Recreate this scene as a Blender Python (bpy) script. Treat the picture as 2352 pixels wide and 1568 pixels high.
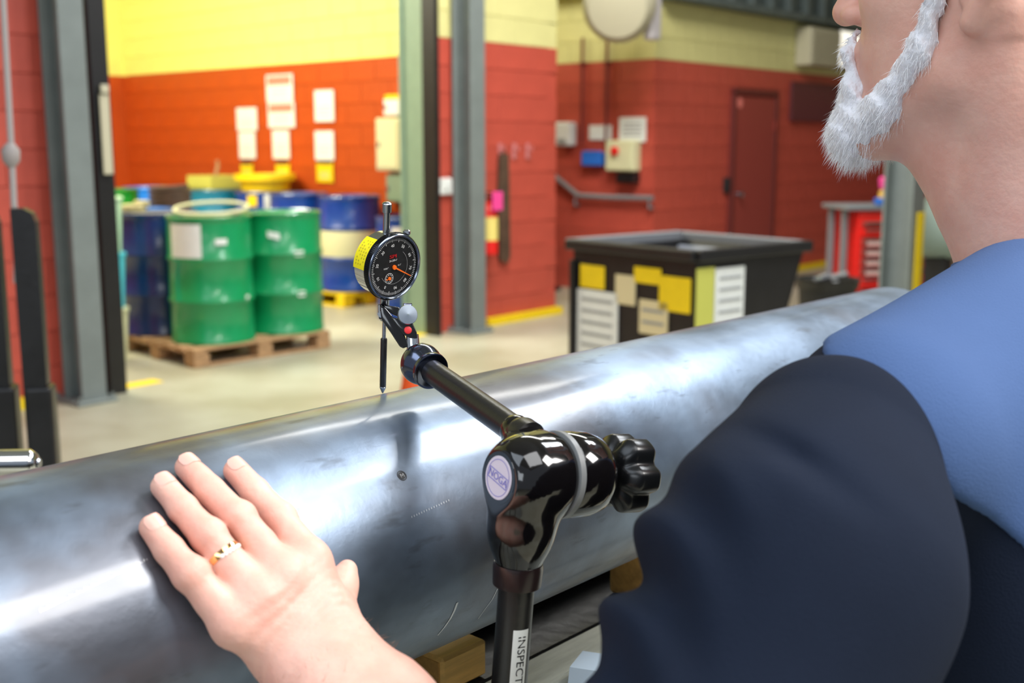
import bpy, bmesh, math, random
import numpy as np
from mathutils import Vector, Matrix
random.seed(4); rng = np.random.default_rng(4)
for o in list(bpy.data.objects): bpy.data.objects.remove(o)
COL = bpy.context.scene.collection
SC = bpy.context.scene
R = math.radians

# ---------------------------------------------------------------- camera, light, exposure
FPX = 2612.0; HOR = 330.0; ZC = 1.5
TH = math.atan((784 - HOR) / FPX); CT, ST = math.cos(TH), math.sin(TH)
cd = bpy.data.cameras.new('camera'); cam = bpy.data.objects.new('camera', cd); COL.objects.link(cam)
cd.sensor_width = 36; cd.lens = FPX / 2352 * 36; cd.clip_start = .02; cd.clip_end = 80
cam.location = (0, 0, ZC); cam.rotation_euler = (math.pi / 2 - TH, 0, 0)
cd.dof.use_dof = True; cd.dof.focus_distance = .93; cd.dof.aperture_fstop = 6.3
SC.camera = cam
SC.view_settings.view_transform = 'Standard'; SC.view_settings.look = 'None'
SC.view_settings.gamma = 1; SC.view_settings.exposure = 0.0
SC.view_settings.use_curve_mapping = False
w = bpy.data.worlds.new('world'); SC.world = w; w.use_nodes = True
bg = w.node_tree.nodes['Background']; bg.inputs[0].default_value = (.78, .87, 1, 1); bg.inputs[1].default_value = .34
SC.cycles.max_bounces = 6; SC.cycles.diffuse_bounces = 3; SC.cycles.glossy_bounces = 4
SC.cycles.sample_clamp_indirect = 6

def area(name, loc, target, sx, sy, power, col=(1, 1, 1), spread=180):
    l = bpy.data.lights.new(name, 'AREA'); l.shape = 'RECTANGLE'; l.size = sx; l.size_y = sy
    l.energy = power; l.color = col; l.spread = R(spread)
    o = bpy.data.objects.new(name, l); COL.objects.link(o); o.location = loc
    d = Vector(target) - Vector(loc); o.rotation_euler = d.to_track_quat('-Z', 'Y').to_euler()
    return o
AZ = R(41); E1 = np.array([math.sin(AZ), math.cos(AZ), 0]); E2 = np.array([-math.cos(AZ), math.sin(AZ), 0])
O0 = np.array([-.2519, 9.4188, 0.]); ROTZ = R(49)
def W(a, c, z=0): return tuple(O0 + a * E1 + c * E2 + np.array([0, 0, z]))
area('hall_light', (2.3, .3, 3.4), (-.1, .7, 1.2), 1.0, 1.0, 105, (1, .97, .94))
area('hall_light', (1.0, -.8, 4.8), (0, .8, 1.2), 2.4, 2.4, 95, (.97, .98, 1))
area('hall_light', (-2.6, -.6, 5.2), (-1, 1.5, 1.0), 3.5, 2.5, 85, (.78, .88, 1))
area('hall_light', (3.2, 3.4, 5.2), (.6, 1.2, 1.2), 2.4, 1.2, 260, (.92, .96, 1))
area('hall_light', (.9, 6.6, 5.6), (1.4, 9.0, .5), 3, 2, 440, (1, .98, .93))
area('storage_light', W(-2.6, 2.8, 4.7), W(-.4, 3.2, 1.4), 3, 3.4, 700, (1, .95, .72))
area('hall_light', (-1.8, -2.6, 2.6), (0, 1, 1.1), 2.4, 1.2, 38, (.86, .93, 1))
area('alcove_light', W(1.7, 2.4, 3.6), W(2.2, .9, 2.2), .6, .6, 26, (1, .97, .70))

# ---------------------------------------------------------------- rays of the lens used to measure places
def ray(x, y):
    u = (x - 1176) / FPX; v = (784 - y) / FPX
    return np.array([u, CT + v * ST, -ST + v * CT])
CAMP = np.array([0, 0, ZC])
def P(x, y, t): return CAMP + ray(x, y) * t
def atz(x, y, z): d = ray(x, y); return CAMP + d * ((z - ZC) / d[2])
def loc(p): q = np.array(p) - O0; return float(q @ E1), float(q @ E2), float(p[2])
def atc(x, y, c): d = ray(x, y); return loc(CAMP + d * ((c - (CAMP - O0) @ E2) / (d @ E2)))
def ata(x, y, a): d = ray(x, y); return loc(CAMP + d * ((a - (CAMP - O0) @ E1) / (d @ E1)))

# ---------------------------------------------------------------- materials
def s2l(c):
    return tuple(((v / 255) / 12.92 if v <= 10 else ((v / 255 + .055) / 1.055) ** 2.4) for v in c) + (1,)
MATS = {}
def mat(name, rgb, rough=.5, metal=0., vary=0., scale=8., bump=0., bscale=60., dark=None, emit=0, coat=0, sub=0, stretch=None, spec=None):
    if name in MATS: return MATS[name]
    m = bpy.data.materials.new(name); m.use_nodes = True; nt = m.node_tree; b = nt.nodes['Principled BSDF']
    c = s2l(rgb); b.inputs['Base Color'].default_value = c
    b.inputs['Roughness'].default_value = rough; b.inputs['Metallic'].default_value = metal
    if coat: b.inputs['Coat Weight'].default_value = coat; b.inputs['Coat Roughness'].default_value = .08
    if spec is not None: b.inputs['Specular IOR Level'].default_value = spec
    if sub:
        b.inputs['Subsurface Weight'].default_value = sub; b.inputs['Subsurface Radius'].default_value = (1, .35, .2)
        b.inputs['Subsurface Scale'].default_value = .008
    if emit: b.inputs['Emission Color'].default_value = c; b.inputs['Emission Strength'].default_value = emit
    tc = nt.nodes.new('ShaderNodeTexCoord'); src = tc.outputs['Object']
    if stretch:
        mp = nt.nodes.new('ShaderNodeMapping'); mp.inputs['Scale'].default_value = stretch
        nt.links.new(src, mp.inputs[0]); src = mp.outputs[0]
    if vary or dark:
        n = nt.nodes.new('ShaderNodeTexNoise'); n.inputs['Scale'].default_value = scale; n.inputs['Detail'].default_value = 5
        n.inputs['Roughness'].default_value = .6
        nt.links.new(src, n.inputs['Vector'])
        r = nt.nodes.new('ShaderNodeValToRGB'); r.color_ramp.elements[0].position = .36; r.color_ramp.elements[1].position = .64
        d = s2l(dark) if dark else tuple(x * (1 - vary) for x in c[:3]) + (1,)
        r.color_ramp.elements[0].color = d
        r.color_ramp.elements[1].color = tuple(min(1, x * (1 + vary * .5)) for x in c[:3]) + (1,)
        nt.links.new(n.outputs['Fac'], r.inputs[0]); nt.links.new(r.outputs[0], b.inputs['Base Color'])
    if bump:
        n2 = nt.nodes.new('ShaderNodeTexNoise'); n2.inputs['Scale'].default_value = bscale; n2.inputs['Detail'].default_value = 4
        nt.links.new(src, n2.inputs['Vector'])
        bp = nt.nodes.new('ShaderNodeBump'); bp.inputs['Strength'].default_value = bump; bp.inputs['Distance'].default_value = .01
        nt.links.new(n2.outputs['Fac'], bp.inputs['Height']); nt.links.new(bp.outputs[0], b.inputs['Normal'])
    MATS[name] = m; return m

M_red = mat('red_wall_paint', (188, 78, 62), .5, vary=.10, scale=3, bump=.15, bscale=120)
M_yel = mat('yellow_wall_paint', (214, 208, 142), .55, vary=.06, scale=3, bump=.15, bscale=120)
M_red2 = mat('orange_red_wall_colour', (184, 72, 12), .5, vary=.08, scale=3, bump=.15, bscale=120)  # storage-room walls, more saturated than the hall red
M_yel2 = mat('lemon_wall_colour', (236, 230, 128), .55, vary=.05, scale=3, bump=.15, bscale=120)  # storage-room walls, stronger yellow than on the hall walls
M_floor = mat('concrete_floor', (184, 182, 162), .42, dark=(158, 152, 128), scale=1.1, bump=.06, bscale=30)
M_ceil = mat('ceiling_sheet', (150, 155, 158), .7)
M_darkpanel = mat('dark_grey_sheet', (84, 94, 92), .6, vary=.2)
M_colgrey = mat('grey_column_paint', (118, 126, 124), .42, vary=.1, scale=4)
M_sage = mat('sage_paint', (128, 148, 124), .5, vary=.05)
M_black = mat('black_paint', (22, 21, 22), .45, vary=.3)
M_blacksteel = mat('black_steel', (34, 34, 36), .38, metal=.3, vary=.3, bump=.1)
M_ylw = mat('safety_yellow', (240, 206, 10), .5, vary=.06)
M_green = mat('green_drum_paint', (10, 140, 82), .3, vary=.08, coat=.3)
M_green2 = mat('leaf_green_drum_paint', (20, 135, 40), .35)
M_blue = mat('blue_drum_paint', (10, 62, 150), .3, vary=.12, coat=.3)
M_blued = mat('dark_blue_drum_paint', (8, 44, 104), .32, vary=.12, coat=.3)
M_bluel = mat('bright_blue_drum_paint', (40, 130, 235), .35)
M_teal = mat('teal_drum_paint', (20, 116, 150), .35)
M_cream = mat('cream_enamel', (214, 212, 170), .5)
M_white = mat('white_card', (228, 230, 226), .6, vary=.04, scale=20)
M_grime = mat('grey_print', (150, 152, 152), .7)
M_wood = mat('pallet_wood', (176, 138, 98), .75, vary=.25, scale=14, bump=.3, bscale=50, stretch=(1, 6, 6))
M_pine = mat('pine_block', (226, 178, 96), .6, vary=.14, scale=20, bump=.15, stretch=(1, 8, 8))
M_board = mat('pale_painted_board', (196, 198, 186), .55, vary=.15, scale=16, bump=.2, stretch=(1, 6, 6))
M_chrome = mat('chrome', (225, 228, 232), .12, metal=1)
M_steel = mat('brushed_steel', (170, 176, 184), .25, metal=1)
M_dchrome = mat('black_chrome', (104, 110, 130), .15, metal=1)
M_gloss = mat('gloss_black', (12, 10, 11), .10, coat=.6)
M_satin = mat('satin_black_tube', (26, 25, 25), .32, spec=.6, bump=.03, bscale=300)
M_ring = mat('grey_seal', (120, 122, 122), .4)
M_orange = mat('orange_pointer', (250, 112, 20), .5)
M_markw = mat('white_print', (225, 225, 222), .6)
M_redp = mat('red_print', (214, 40, 44), .5)
M_face = mat('dial_black', (24, 24, 26), .45, vary=.5, scale=120)
M_skin = mat('skin', (232, 184, 166), .5, dark=(224, 166, 148), scale=22, bump=.09, bscale=170, sub=.25)
M_nail = mat('fingernail', (230, 176, 160), .35)
M_beard = mat('white_hair', (244, 244, 250), .6, vary=.04, scale=60, bump=.3, bscale=180)
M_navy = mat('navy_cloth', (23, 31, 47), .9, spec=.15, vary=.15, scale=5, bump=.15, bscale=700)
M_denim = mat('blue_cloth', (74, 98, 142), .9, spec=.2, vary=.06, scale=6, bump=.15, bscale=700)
M_trou = mat('dark_trousers', (40, 42, 48), .9, vary=.1)
M_gold = mat('gold', (246, 196, 130), .12, metal=1)
M_door = mat('brown_red_door_paint', (150, 62, 54), .5)
M_toolred = mat('tool_chest_red', (222, 30, 24), .35)
M_toolfront = mat('drawer_front', (150, 62, 56), .4)
M_grey = mat('grey_enamel', (120, 122, 126), .5)
M_dark = mat('dark_rubber', (28, 28, 30), .7)
M_pink = mat('pink_tag', (240, 70, 150), .6)
M_cone = mat('cone_orange', (240, 90, 30), .5)
M_bluebox = mat('blue_box_paint', (40, 110, 205), .5)
M_beige = mat('beige_enamel', (188, 182, 156), .5)
M_paleg = mat('pale_green_plastic', (190, 226, 190), .4)
M_cyan = mat('cyan_plastic', (90, 200, 215), .4)
M_brown = mat('brown_hose', (84, 62, 46), .7, vary=.3)
M_hopin = mat('hopper_inside', (150, 155, 165), .4, vary=.25, scale=5)
M_lamp = mat('lamp_lens', (255, 250, 235), .4, emit=1.0)
M_yedge = mat('yellow_green_tape', (190, 190, 90), .5)
M_logo = mat('violet_logo', (120, 116, 200), .5)
M_tagpale = mat('pale_violet_label', (216, 208, 222), .5)
M_mark = mat('stamp_ink', (34, 34, 36), .6)
M_scr = mat('bright_scratch', (210, 214, 216), .4, metal=.6)

def pipe_material():
    m = bpy.data.materials.new('mill_scale_steel'); m.use_nodes = True; nt = m.node_tree; N = nt.nodes; L = nt.links
    b = N['Principled BSDF']; b.inputs['Metallic'].default_value = .7
    b.inputs['Coat Weight'].default_value = .35; b.inputs['Coat Roughness'].default_value = .14
    tc = N.new('ShaderNodeTexCoord')
    def noise(sc, st, det=5, ro=.6):
        mp = N.new('ShaderNodeMapping'); mp.inputs['Scale'].default_value = st; L.new(tc.outputs['Object'], mp.inputs[0])
        n = N.new('ShaderNodeTexNoise'); n.inputs['Scale'].default_value = sc; n.inputs['Detail'].default_value = det
        n.inputs['Roughness'].default_value = ro; L.new(mp.outputs[0], n.inputs['Vector']); return n.outputs['Fac']
    def ramp(s, p0, p1, c0, c1):
        r = N.new('ShaderNodeValToRGB'); r.color_ramp.elements[0].position = p0; r.color_ramp.elements[1].position = p1
        r.color_ramp.elements[0].color = c0; r.color_ramp.elements[1].color = c1; L.new(s, r.inputs[0]); return r.outputs[0]
    def mix(f, a, b_):
        x = N.new('ShaderNodeMix'); x.data_type = 'RGBA'; L.new(f, x.inputs['Factor']); L.new(a, x.inputs['A']); L.new(b_, x.inputs['B']); return x.outputs['Result']
    base = ramp(noise(5, (.7, 1, 1)), .35, .68, s2l((80, 91, 104)), s2l((142, 160, 182)))
    brown = ramp(noise(9, (1, 1, 1)), 0, 1, s2l((50, 46, 44)), s2l((84, 76, 74)))
    mask = ramp(noise(4.3, (1, 1, 1), 4), .47, .66, (0, 0, 0, 1), (.75, .75, .75, 1))
    c1 = mix(mask, base, brown)
    sp = ramp(noise(38, (.5, 1.4, 1.4), 3), .62, .74, (0, 0, 0, 1), (.5, .5, .5, 1))
    dk = ramp(noise(3, (1, 1, 1)), 0, 1, s2l((48, 50, 54)), s2l((66, 66, 68)))
    c2 = mix(sp, c1, dk); L.new(c2, b.inputs['Base Color'])
    ro = ramp(noise(16, (.6, 1.5, 1.5)), .3, .75, (.38, .38, .38, 1), (.54, .54, .54, 1)); L.new(ro, b.inputs['Roughness'])
    bp = N.new('ShaderNodeBump'); bp.inputs['Strength'].default_value = .12; bp.inputs['Distance'].default_value = .002
    L.new(noise(90, (1, 1, 1)), bp.inputs['Height']); L.new(bp.outputs[0], b.inputs['Normal'])
    return m
M_pipe = pipe_material()

# ---------------------------------------------------------------- mesh builder
class MB:
    def __init__(s): s.v = []; s.f = []
    def add(s, v, f):
        n = len(s.v); s.v += [tuple(p) for p in v]; s.f += [tuple(i + n for i in q) for q in f]; return s
    def box(s, c, size, rz=0, bev=0, M=None):
        x, y, z = [q / 2 for q in size]
        if bev:
            b = min(bev, x * .49, y * .49, z * .49); v = []; 
            bm = bmesh.new(); bmesh.ops.create_cube(bm, size=1)
            for q in bm.verts: q.co = Vector((q.co.x * 2 * x, q.co.y * 2 * y, q.co.z * 2 * z))
            bmesh.ops.bevel(bm, geom=bm.edges[:], offset=b, segments=2 if bev > .004 else 1, affect='EDGES', profile=.5)
            bm.verts.ensure_lookup_table(); v = [q.co.copy() for q in bm.verts]; f = [[q.index for q in g.verts] for g in bm.faces]; bm.free()
        else:
            v = [Vector((i * x, j * y, k * z)) for i in (-1, 1) for j in (-1, 1) for k in (-1, 1)]
            f = [(0, 1, 3, 2), (4, 6, 7, 5), (0, 4, 5, 1), (2, 3, 7, 6), (0, 2, 6, 4), (1, 5, 7, 3)]
        T = M if M is not None else Matrix.Rotation(rz, 4, 'Z')
        return s.add([(T @ q) + Vector(c) for q in v], f)
    def lathe(s, prof, p0=(0, 0, 0), ax=(0, 0, 1), n=32, cap=True):
        ax = Vector(ax).normalized(); u = ax.orthogonal().normalized(); w_ = ax.cross(u); p0 = Vector(p0); v = []; f = []
        for h, r in prof:
            for i in range(n):
                a = 2 * math.pi * i / n; v.append(p0 + ax * h + (u * math.cos(a) + w_ * math.sin(a)) * r)
        m = len(prof)
        for j in range(m - 1):
            for i in range(n):
                k = (i + 1) % n; f.append((j * n + i, j * n + k, (j + 1) * n + k, (j + 1) * n + i))
        if cap: f.append(tuple(reversed(range(n)))); f.append(tuple((m - 1) * n + i for i in range(n)))
        return s.add(v, f)
    def cyl(s, a, b, r, r2=None, n=24, bev=.0):
        a = Vector(a); b = Vector(b); L = (b - a).length; r2 = r if r2 is None else r2
        pr = [(0, r), (L, r2)] if not bev else [(0, r - bev), (bev, r), (L - bev, r2), (L, r2 - bev)]
        return s.lathe(pr, a, b - a, n)
    def tube(s, pts, r, n=10, closed=False):
        pts = [Vector(p) for p in pts]; m = len(pts); v = []; f = []; prev = None
        for i, p in enumerate(pts):
            if closed: t = pts[(i + 1) % m] - pts[i - 1]
            else: t = pts[min(i + 1, m - 1)] - pts[max(i - 1, 0)]
            t.normalize()
            if prev is None: prev = t.orthogonal().normalized()
            prev = (prev - t * prev.dot(t)).normalized(); w_ = t.cross(prev); rr = r[i] if isinstance(r, (list, tuple)) else r
            for k in range(n):
                a = 2 * math.pi * k / n; v.append(p + (prev * math.cos(a) + w_ * math.sin(a)) * rr)
        for i in range(m if closed else m - 1):
            j = (i + 1) % m
            for k in range(n):
                l = (k + 1) % n; f.append((i * n + k, i * n + l, j * n + l, j * n + k))
        if not closed: f.append(tuple(reversed(range(n)))); f.append(tuple((m - 1) * n + k for k in range(n)))
        return s.add(v, f)
    def prism(s, poly, o, u, v_, w_, d):
        """polygon (2D) in axes u, v at o, extruded by d along w"""
        o, u, v_, w_ = map(Vector, (o, u, v_, w_)); n = len(poly)
        a = [o + u * x + v_ * y for x, y in poly]; b = [p + w_ * d for p in a]
        f = [tuple(range(n)), tuple(reversed(range(n, 2 * n)))] + [(i, i + n, (i + 1) % n + n, (i + 1) % n) for i in range(n)]
        return s.add(a + b, f)
def rnd_rect(w_, h, r, n=4):
    o = []
    for cx, cy, a0 in ((w_ / 2 - r, h / 2 - r, 0), (-w_ / 2 + r, h / 2 - r, 90), (-w_ / 2 + r, -h / 2 + r, 180), (w_ / 2 - r, -h / 2 + r, 270)):
        for i in range(n + 1):
            a = R(a0 + 90 * i / n); o.append((cx + r * math.cos(a), cy + r * math.sin(a)))
    return o

def tag(o, label=None, cat=None, group=None, kind=None):
    if label: o['label'] = label
    if cat: o['category'] = cat
    if group: o['group'] = group
    if kind: o['kind'] = kind
    return o
def thing(name, label, cat, loc=(0, 0, 0), rz=0, group=None, M=None):
    o = bpy.data.objects.new(name, None); COL.objects.link(o); o.empty_display_size = .1
    if M is not None: o.matrix_world = M
    else: o.location = loc; o.rotation_euler = (0, 0, rz)
    return tag(o, label, cat, group)
def obj(name, mb, m, parent=None, smooth=False, world=False, label=None, angle=40):
    me = bpy.data.meshes.new(name); v = mb.v
    if world and parent is not None:
        top = parent; Mx = parent.matrix_basis
        while top.parent: top = top.parent; Mx = top.matrix_basis @ Mx
        inv = Mx.inverted(); v = [tuple(inv @ Vector(p)) for p in v]
    me.from_pydata([tuple(p) for p in v], [], mb.f)
    bm = bmesh.new(); bm.from_mesh(me); bmesh.ops.recalc_face_normals(bm, faces=bm.faces[:])
    if smooth:
        for e in bm.edges:
            if len(e.link_faces) == 2 and e.calc_face_angle(0) > R(angle): e.smooth = False
        for q in bm.faces: q.smooth = True
    bm.to_mesh(me); bm.free()
    me.materials.append(m); o = bpy.data.objects.new(name, me); COL.objects.link(o)
    if parent is not None: o.parent = parent
    if label: o['label'] = label
    return o
def share(src, parent, loc=None, rz=None, name=None):
    c = src.copy(); COL.objects.link(c); c.parent = parent
    if loc is not None: c.location = loc
    if rz is not None: c.rotation_euler = (0, 0, rz)
    return c
def dup(root, loc=None, rz=None, label=None, group=None, recolour=None):
    r = root.copy(); COL.objects.link(r)
    if loc is not None: r.location = loc
    if rz is not None: r.rotation_euler = (0, 0, rz)
    if label: r['label'] = label
    if group: r['group'] = group
    for ch in list(root.children):
        c = ch.copy(); COL.objects.link(c); c.parent = r
        for g in list(ch.children):
            d = g.copy(); COL.objects.link(d); d.parent = c
    return r
def struct(name, mb, m, **k): return tag(obj(name, mb, m, **k), kind='structure')

def text_mb(txt, size, o, ux, uy, off=.0002, depth=.0002):
    cu = bpy.data.curves.new('t', 'FONT'); cu.body = txt; cu.size = size; cu.align_x = 'CENTER'; cu.align_y = 'CENTER'; cu.resolution_u = 3
    ob = bpy.data.objects.new('t', cu); COL.objects.link(ob); dg = bpy.context.evaluated_depsgraph_get()
    me = bpy.data.meshes.new_from_object(ob.evaluated_get(dg)); bpy.data.objects.remove(ob); bpy.data.curves.remove(cu)
    o, ux, uy = Vector(o), Vector(ux), Vector(uy); n = ux.cross(uy).normalized()
    mb = MB(); mb.add([o + ux * v.co.x + uy * v.co.y + n * off for v in me.vertices], [tuple(p.vertices) for p in me.polygons])
    bpy.data.meshes.remove(me); return mb
def merge(*mbs):
    r = MB()
    for m in mbs: r.add(m.v, m.f)
    return r

# ---------------------------------------------------------------- smooth solid modelling on a grid
import openvdb
class Solid:
    def __init__(s, lo, hi, vx):
        s.lo = np.array(lo, float); s.vx = vx; s.n = np.ceil((np.array(hi) - s.lo) / vx).astype(int) + 1
        s.F = np.full(s.n, .06, np.float32); s.rs = 1.
        s.ax = [(s.lo[i] + vx * np.arange(s.n[i])).astype(np.float32) for i in range(3)]
    def _sl(s, lo, hi):
        a = np.maximum(np.floor((np.array(lo) - s.lo) / s.vx).astype(int), 0); b = np.minimum(np.ceil((np.array(hi) - s.lo) / s.vx).astype(int) + 1, s.n)
        if (b <= a).any(): return None
        sl = tuple(slice(i, j) for i, j in zip(a, b)); g = np.meshgrid(*[s.ax[i][sl[i]] for i in range(3)], indexing='ij', sparse=True)
        return sl, g
    def _mix(s, sl, d, k, cut=False):
        F = s.F[sl]
        if cut:
            h = np.clip(.5 - .5 * (F + d) / k, 0, 1); s.F[sl] = F * (1 - h) - d * h + k * h * (1 - h)
        else:
            h = np.clip(.5 + .5 * (F - d) / k, 0, 1); s.F[sl] = F * (1 - h) + d * h - k * h * (1 - h)
    def cap(s, a, b, ra, rb, k=.01, cut=False):
        ra *= s.rs; rb *= s.rs; a = np.array(a, float); b = np.array(b, float); p = max(ra, rb) + k + .004 + 2 * s.vx
        q = s._sl(np.minimum(a, b) - p, np.maximum(a, b) + p)
        if q is None: return s
        sl, (X, Y, Z) = q; ab = b - a; L2 = float(ab @ ab) + 1e-12
        t = np.clip(((X - a[0]) * ab[0] + (Y - a[1]) * ab[1] + (Z - a[2]) * ab[2]) / L2, 0, 1)
        d = np.sqrt((X - a[0] - ab[0] * t) ** 2 + (Y - a[1] - ab[1] * t) ** 2 + (Z - a[2] - ab[2] * t) ** 2) - (ra + (rb - ra) * t)
        s._mix(sl, d, k, cut); return s
    def chain(s, pts, rs, k=.01):
        for i in range(len(pts) - 1): s.cap(pts[i], pts[i + 1], rs[i], rs[i + 1], k)
        return s
    def ell(s, c, r, k=.01, ax=None, cut=False):
        c = np.array(c, float); r = np.array(r, float) * s.rs; A = np.eye(3) if ax is None else np.array(ax, float); p = r.max() + k + .004 + 2 * s.vx
        q = s._sl(c - p, c + p)
        if q is None: return s
        sl, (X, Y, Z) = q; x, y, z = X - c[0], Y - c[1], Z - c[2]
        l = [A[i][0] * x + A[i][1] * y + A[i][2] * z for i in range(3)]
        k0 = np.sqrt(sum((l[i] / r[i]) ** 2 for i in range(3))); k1 = np.sqrt(sum((l[i] / r[i] ** 2) ** 2 for i in range(3))) + 1e-9
        s._mix(sl, k0 * (k0 - 1) / k1, k, cut); return s
    def fn(s, lo, hi, f):
        q = s._sl(lo, hi)
        if q is None: return s
        sl, (X, Y, Z) = q; s.F[sl] = f(s.F[sl], X, Y, Z); return s
    def mb(s, iters=1):
        F = s.F.copy()
        for ax in range(3):   # close the open ends at the grid's border
            for e in (0, -1):
                sl = [slice(None)] * 3; sl[ax] = e; F[tuple(sl)] = .06
        for _ in range(iters):
            for ax in range(3): F[tuple(slice(1, -1) if i == ax else slice(None) for i in range(3))] = (
                .25 * F[tuple(slice(0, -2) if i == ax else slice(None) for i in range(3))] + .5 * F[tuple(slice(1, -1) if i == ax else slice(None) for i in range(3))]
                + .25 * F[tuple(slice(2, None) if i == ax else slice(None) for i in range(3))])
        g = openvdb.FloatGrid(.06); g.copyFromArray(F.astype(np.float64)); v, q = g.convertToQuads(isovalue=0.)
        v = v * s.vx + s.lo; m = MB(); m.v = v.tolist(); m.f = q.tolist(); return m

# ================================================================ SETTING
ZR = 2.31; BH = .21; BL = .42
struct('floor', MB().box((0, 6, -.05), (26, 26, .1)), M_floor)
# hall ceiling (sides left open behind the viewer so the world light fills in)
struct('ceiling', MB().box(W(0, -2.5, 6.6), (22, 19, .1), ROTZ), M_ceil)
BLOCK = {}
def wall(name, a0, a1, c0, c1, z1, yel=True, face=None, blocks=True, maxz=4.2, mr=None, my=None):
    mr, my = mr or M_red, my or M_yel
    """slab between local corners; face 'a' = blocks laid on the -a side, 'c' = on the camera side"""
    root = bpy.data.objects.new(name, bpy.data.meshes.new(name)); COL.objects.link(root)
    root.location = W(0, 0, 0); root.rotation_euler = (0, 0, ROTZ); tag(root, kind='structure')
    mb = MB().box(((a0 + a1) / 2, (c0 + c1) / 2, ZR / 2), (a1 - a0, c1 - c0, ZR))
    me = root.data; n1 = len(mb.f)
    if z1 > ZR: mb.box(((a0 + a1) / 2, (c0 + c1) / 2, (z1 + ZR) / 2), (a1 - a0, c1 - c0, z1 - ZR))
    me.from_pydata(mb.v, [], mb.f); me.materials.append(mr); me.materials.append(my)
    for i, p in enumerate(me.polygons): p.material_index = 1 if i >= n1 else 0
    if blocks and face:
        lo, hi = (c0, c1) if face == 'a' else (a0, a1)
        for key, m in ((mr.name, mr), (my.name, my)):
            if key not in BLOCK:
                b = obj('block', MB().box((0, 0, 0), (BL - .005, .020, BH - .005), bev=.0015), m, root); b.hide_render = False
                BLOCK[key] = b.data; bpy.data.objects.remove(b)
        row = 0; z = BH / 2
        while z < min(z1, maxz):
            x = lo + (BL / 2 if row % 2 == 0 else 0)
            while x < hi + .01:
                xa, xb = max(lo, x - BL / 2), min(hi, x + BL / 2)
                if xb - xa > .05:
                    b = bpy.data.objects.new('block', BLOCK[mr.name if z < ZR else my.name]); COL.objects.link(b); b.parent = root
                    xm = (xa + xb) / 2; b.scale = ((xb - xa) / BL, 1, 1)
                    if face == 'a': b.location = (a0, xm, z); b.rotation_euler = (0, 0, math.pi / 2)
                    else: b.location = (xm, c0, z)
                x += BL
            row += 1; z += BH
    return root
wall('wall_storage', .66, .96, .3, 6.5, 4.9, face='a', maxz=3.9, mr=M_red2, my=M_yel2)
wall('wall_storage_back', -6, .66, 6.5, 6.7, 4.9, mr=M_red2, my=M_yel2)
wall('wall_storage_left', -6.2, -6, 0, 6.7, 4.9, mr=M_red2, my=M_yel2)
w1 = wall('wall_left', -5.2, -3.40, 0, .3, 6.5, face='c', maxz=3.6)
wall('wall_far_left', -9, -5.2, 0, .3, 6.5)
wall('wall_centre', -.62, .97, 0, .3, 6.5, face='c', maxz=3.6)
wall('wall_alcove', 2.50, 2.7, 0, 3.2, 6.5, face='a', maxz=3.4)
wall('wall_alcove_back', .96, 2.5, 3.2, 3.4, 6.5)
wall('wall_far_right', 9.5, 9.7, -13, 0, 6.5)
wall('wall_right', 2.5, 9.5, 0, .02, 2.87, face='c', maxz=2.87)
struct('ceiling_storage', MB().box(W(-2.7, 3.4, 4.95), (6.8, 7, .1), ROTZ), M_ceil)
struct('wall_lintel', MB().box(W(-2.01, .15, 5.55), (2.82, .3, 1.9), ROTZ), M_yel)
# sage return of the opening
struct('trim_1', MB().box((0, 0, 2.3), (.02, .24, 4.6)).box((-.02, .11, 2.3), (.04, .02, 4.6)), M_sage)
t_ = bpy.data.objects['trim_1']; t_.location = W(-.635, .13, 0); t_.rotation_euler = (0, 0, ROTZ)
# black door guides
for i, (a, c) in enumerate(((-3.455, -.05), (-.64, -.05))):
    s = struct('trim_%d' % (i + 2), MB().box((0, 0, 2.6), (.012, .14, 5.2)).box((.05 if i == 0 else .015, -.07, 2.6), (.11 if i == 0 else .035, .012, 5.2)).box((.05 if i == 0 else .015, .06, 2.6), (.1 if i == 0 else .035, .01, 5.2)), M_black)
    s.location = W(a, c, 0); s.rotation_euler = (0, 0, ROTZ)
# yellow floor paint at the wall feet
struct('baseboard_centre', MB().box((.49, -.05, .03), (.98, .07, .06)), M_ylw).location = W(0, 0, 0)
bpy.data.objects['baseboard_centre'].rotation_euler = (0, 0, ROTZ)
struct('baseboard_right', MB().box((6, -.05, .03), (7, .07, .06)), M_ylw).location = W(0, 0, 0)
bpy.data.objects['baseboard_right'].rotation_euler = (0, 0, ROTZ)
struct('baseboard_left', MB().box((-5.0, -.06, .03), (2.2, .08, .06)), M_ylw).location = W(0, 0, 0)
bpy.data.objects['baseboard_left'].rotation_euler = (0, 0, ROTZ)
for i, (x, y, ln) in enumerate(((318, 882, .28), (965, 768, .25))):
    a, c, _ = loc(atz(x, y, 0)); s = struct('trim_%d' % (i + 4), MB().box((0, 0, .002), (ln, .12, .004)), M_ylw); s.location = W(a, c, 0); s.rotation_euler = (0, 0, ROTZ)
# dark sheeting above the right wall
ms = MB().box((6, .1, 4.6), (7, .06, 3.46))
s = struct('wall_upper_right', ms, M_darkpanel); s.location = W(0, 0, 0); s.rotation_euler = (0, 0, ROTZ)
for i in range(17):
    r_ = obj('rib', MB().box((0, 0, 0), (.09, .09, 3.4), bev=.01), M_darkpanel, s); r_.location = (2.7 + i * .42, .03, 4.6)
obj('ledge', MB().box((6, -.05, 2.9), (7, .3, .07)), M_darkpanel, s)
s = struct('trim_6', MB().box((0, 0, 0), (.22, 3.2, .5)), M_darkpanel); s.location = W(2.42, 1.6, 3.25); s.rotation_euler = (0, 0, ROTZ)

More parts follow.
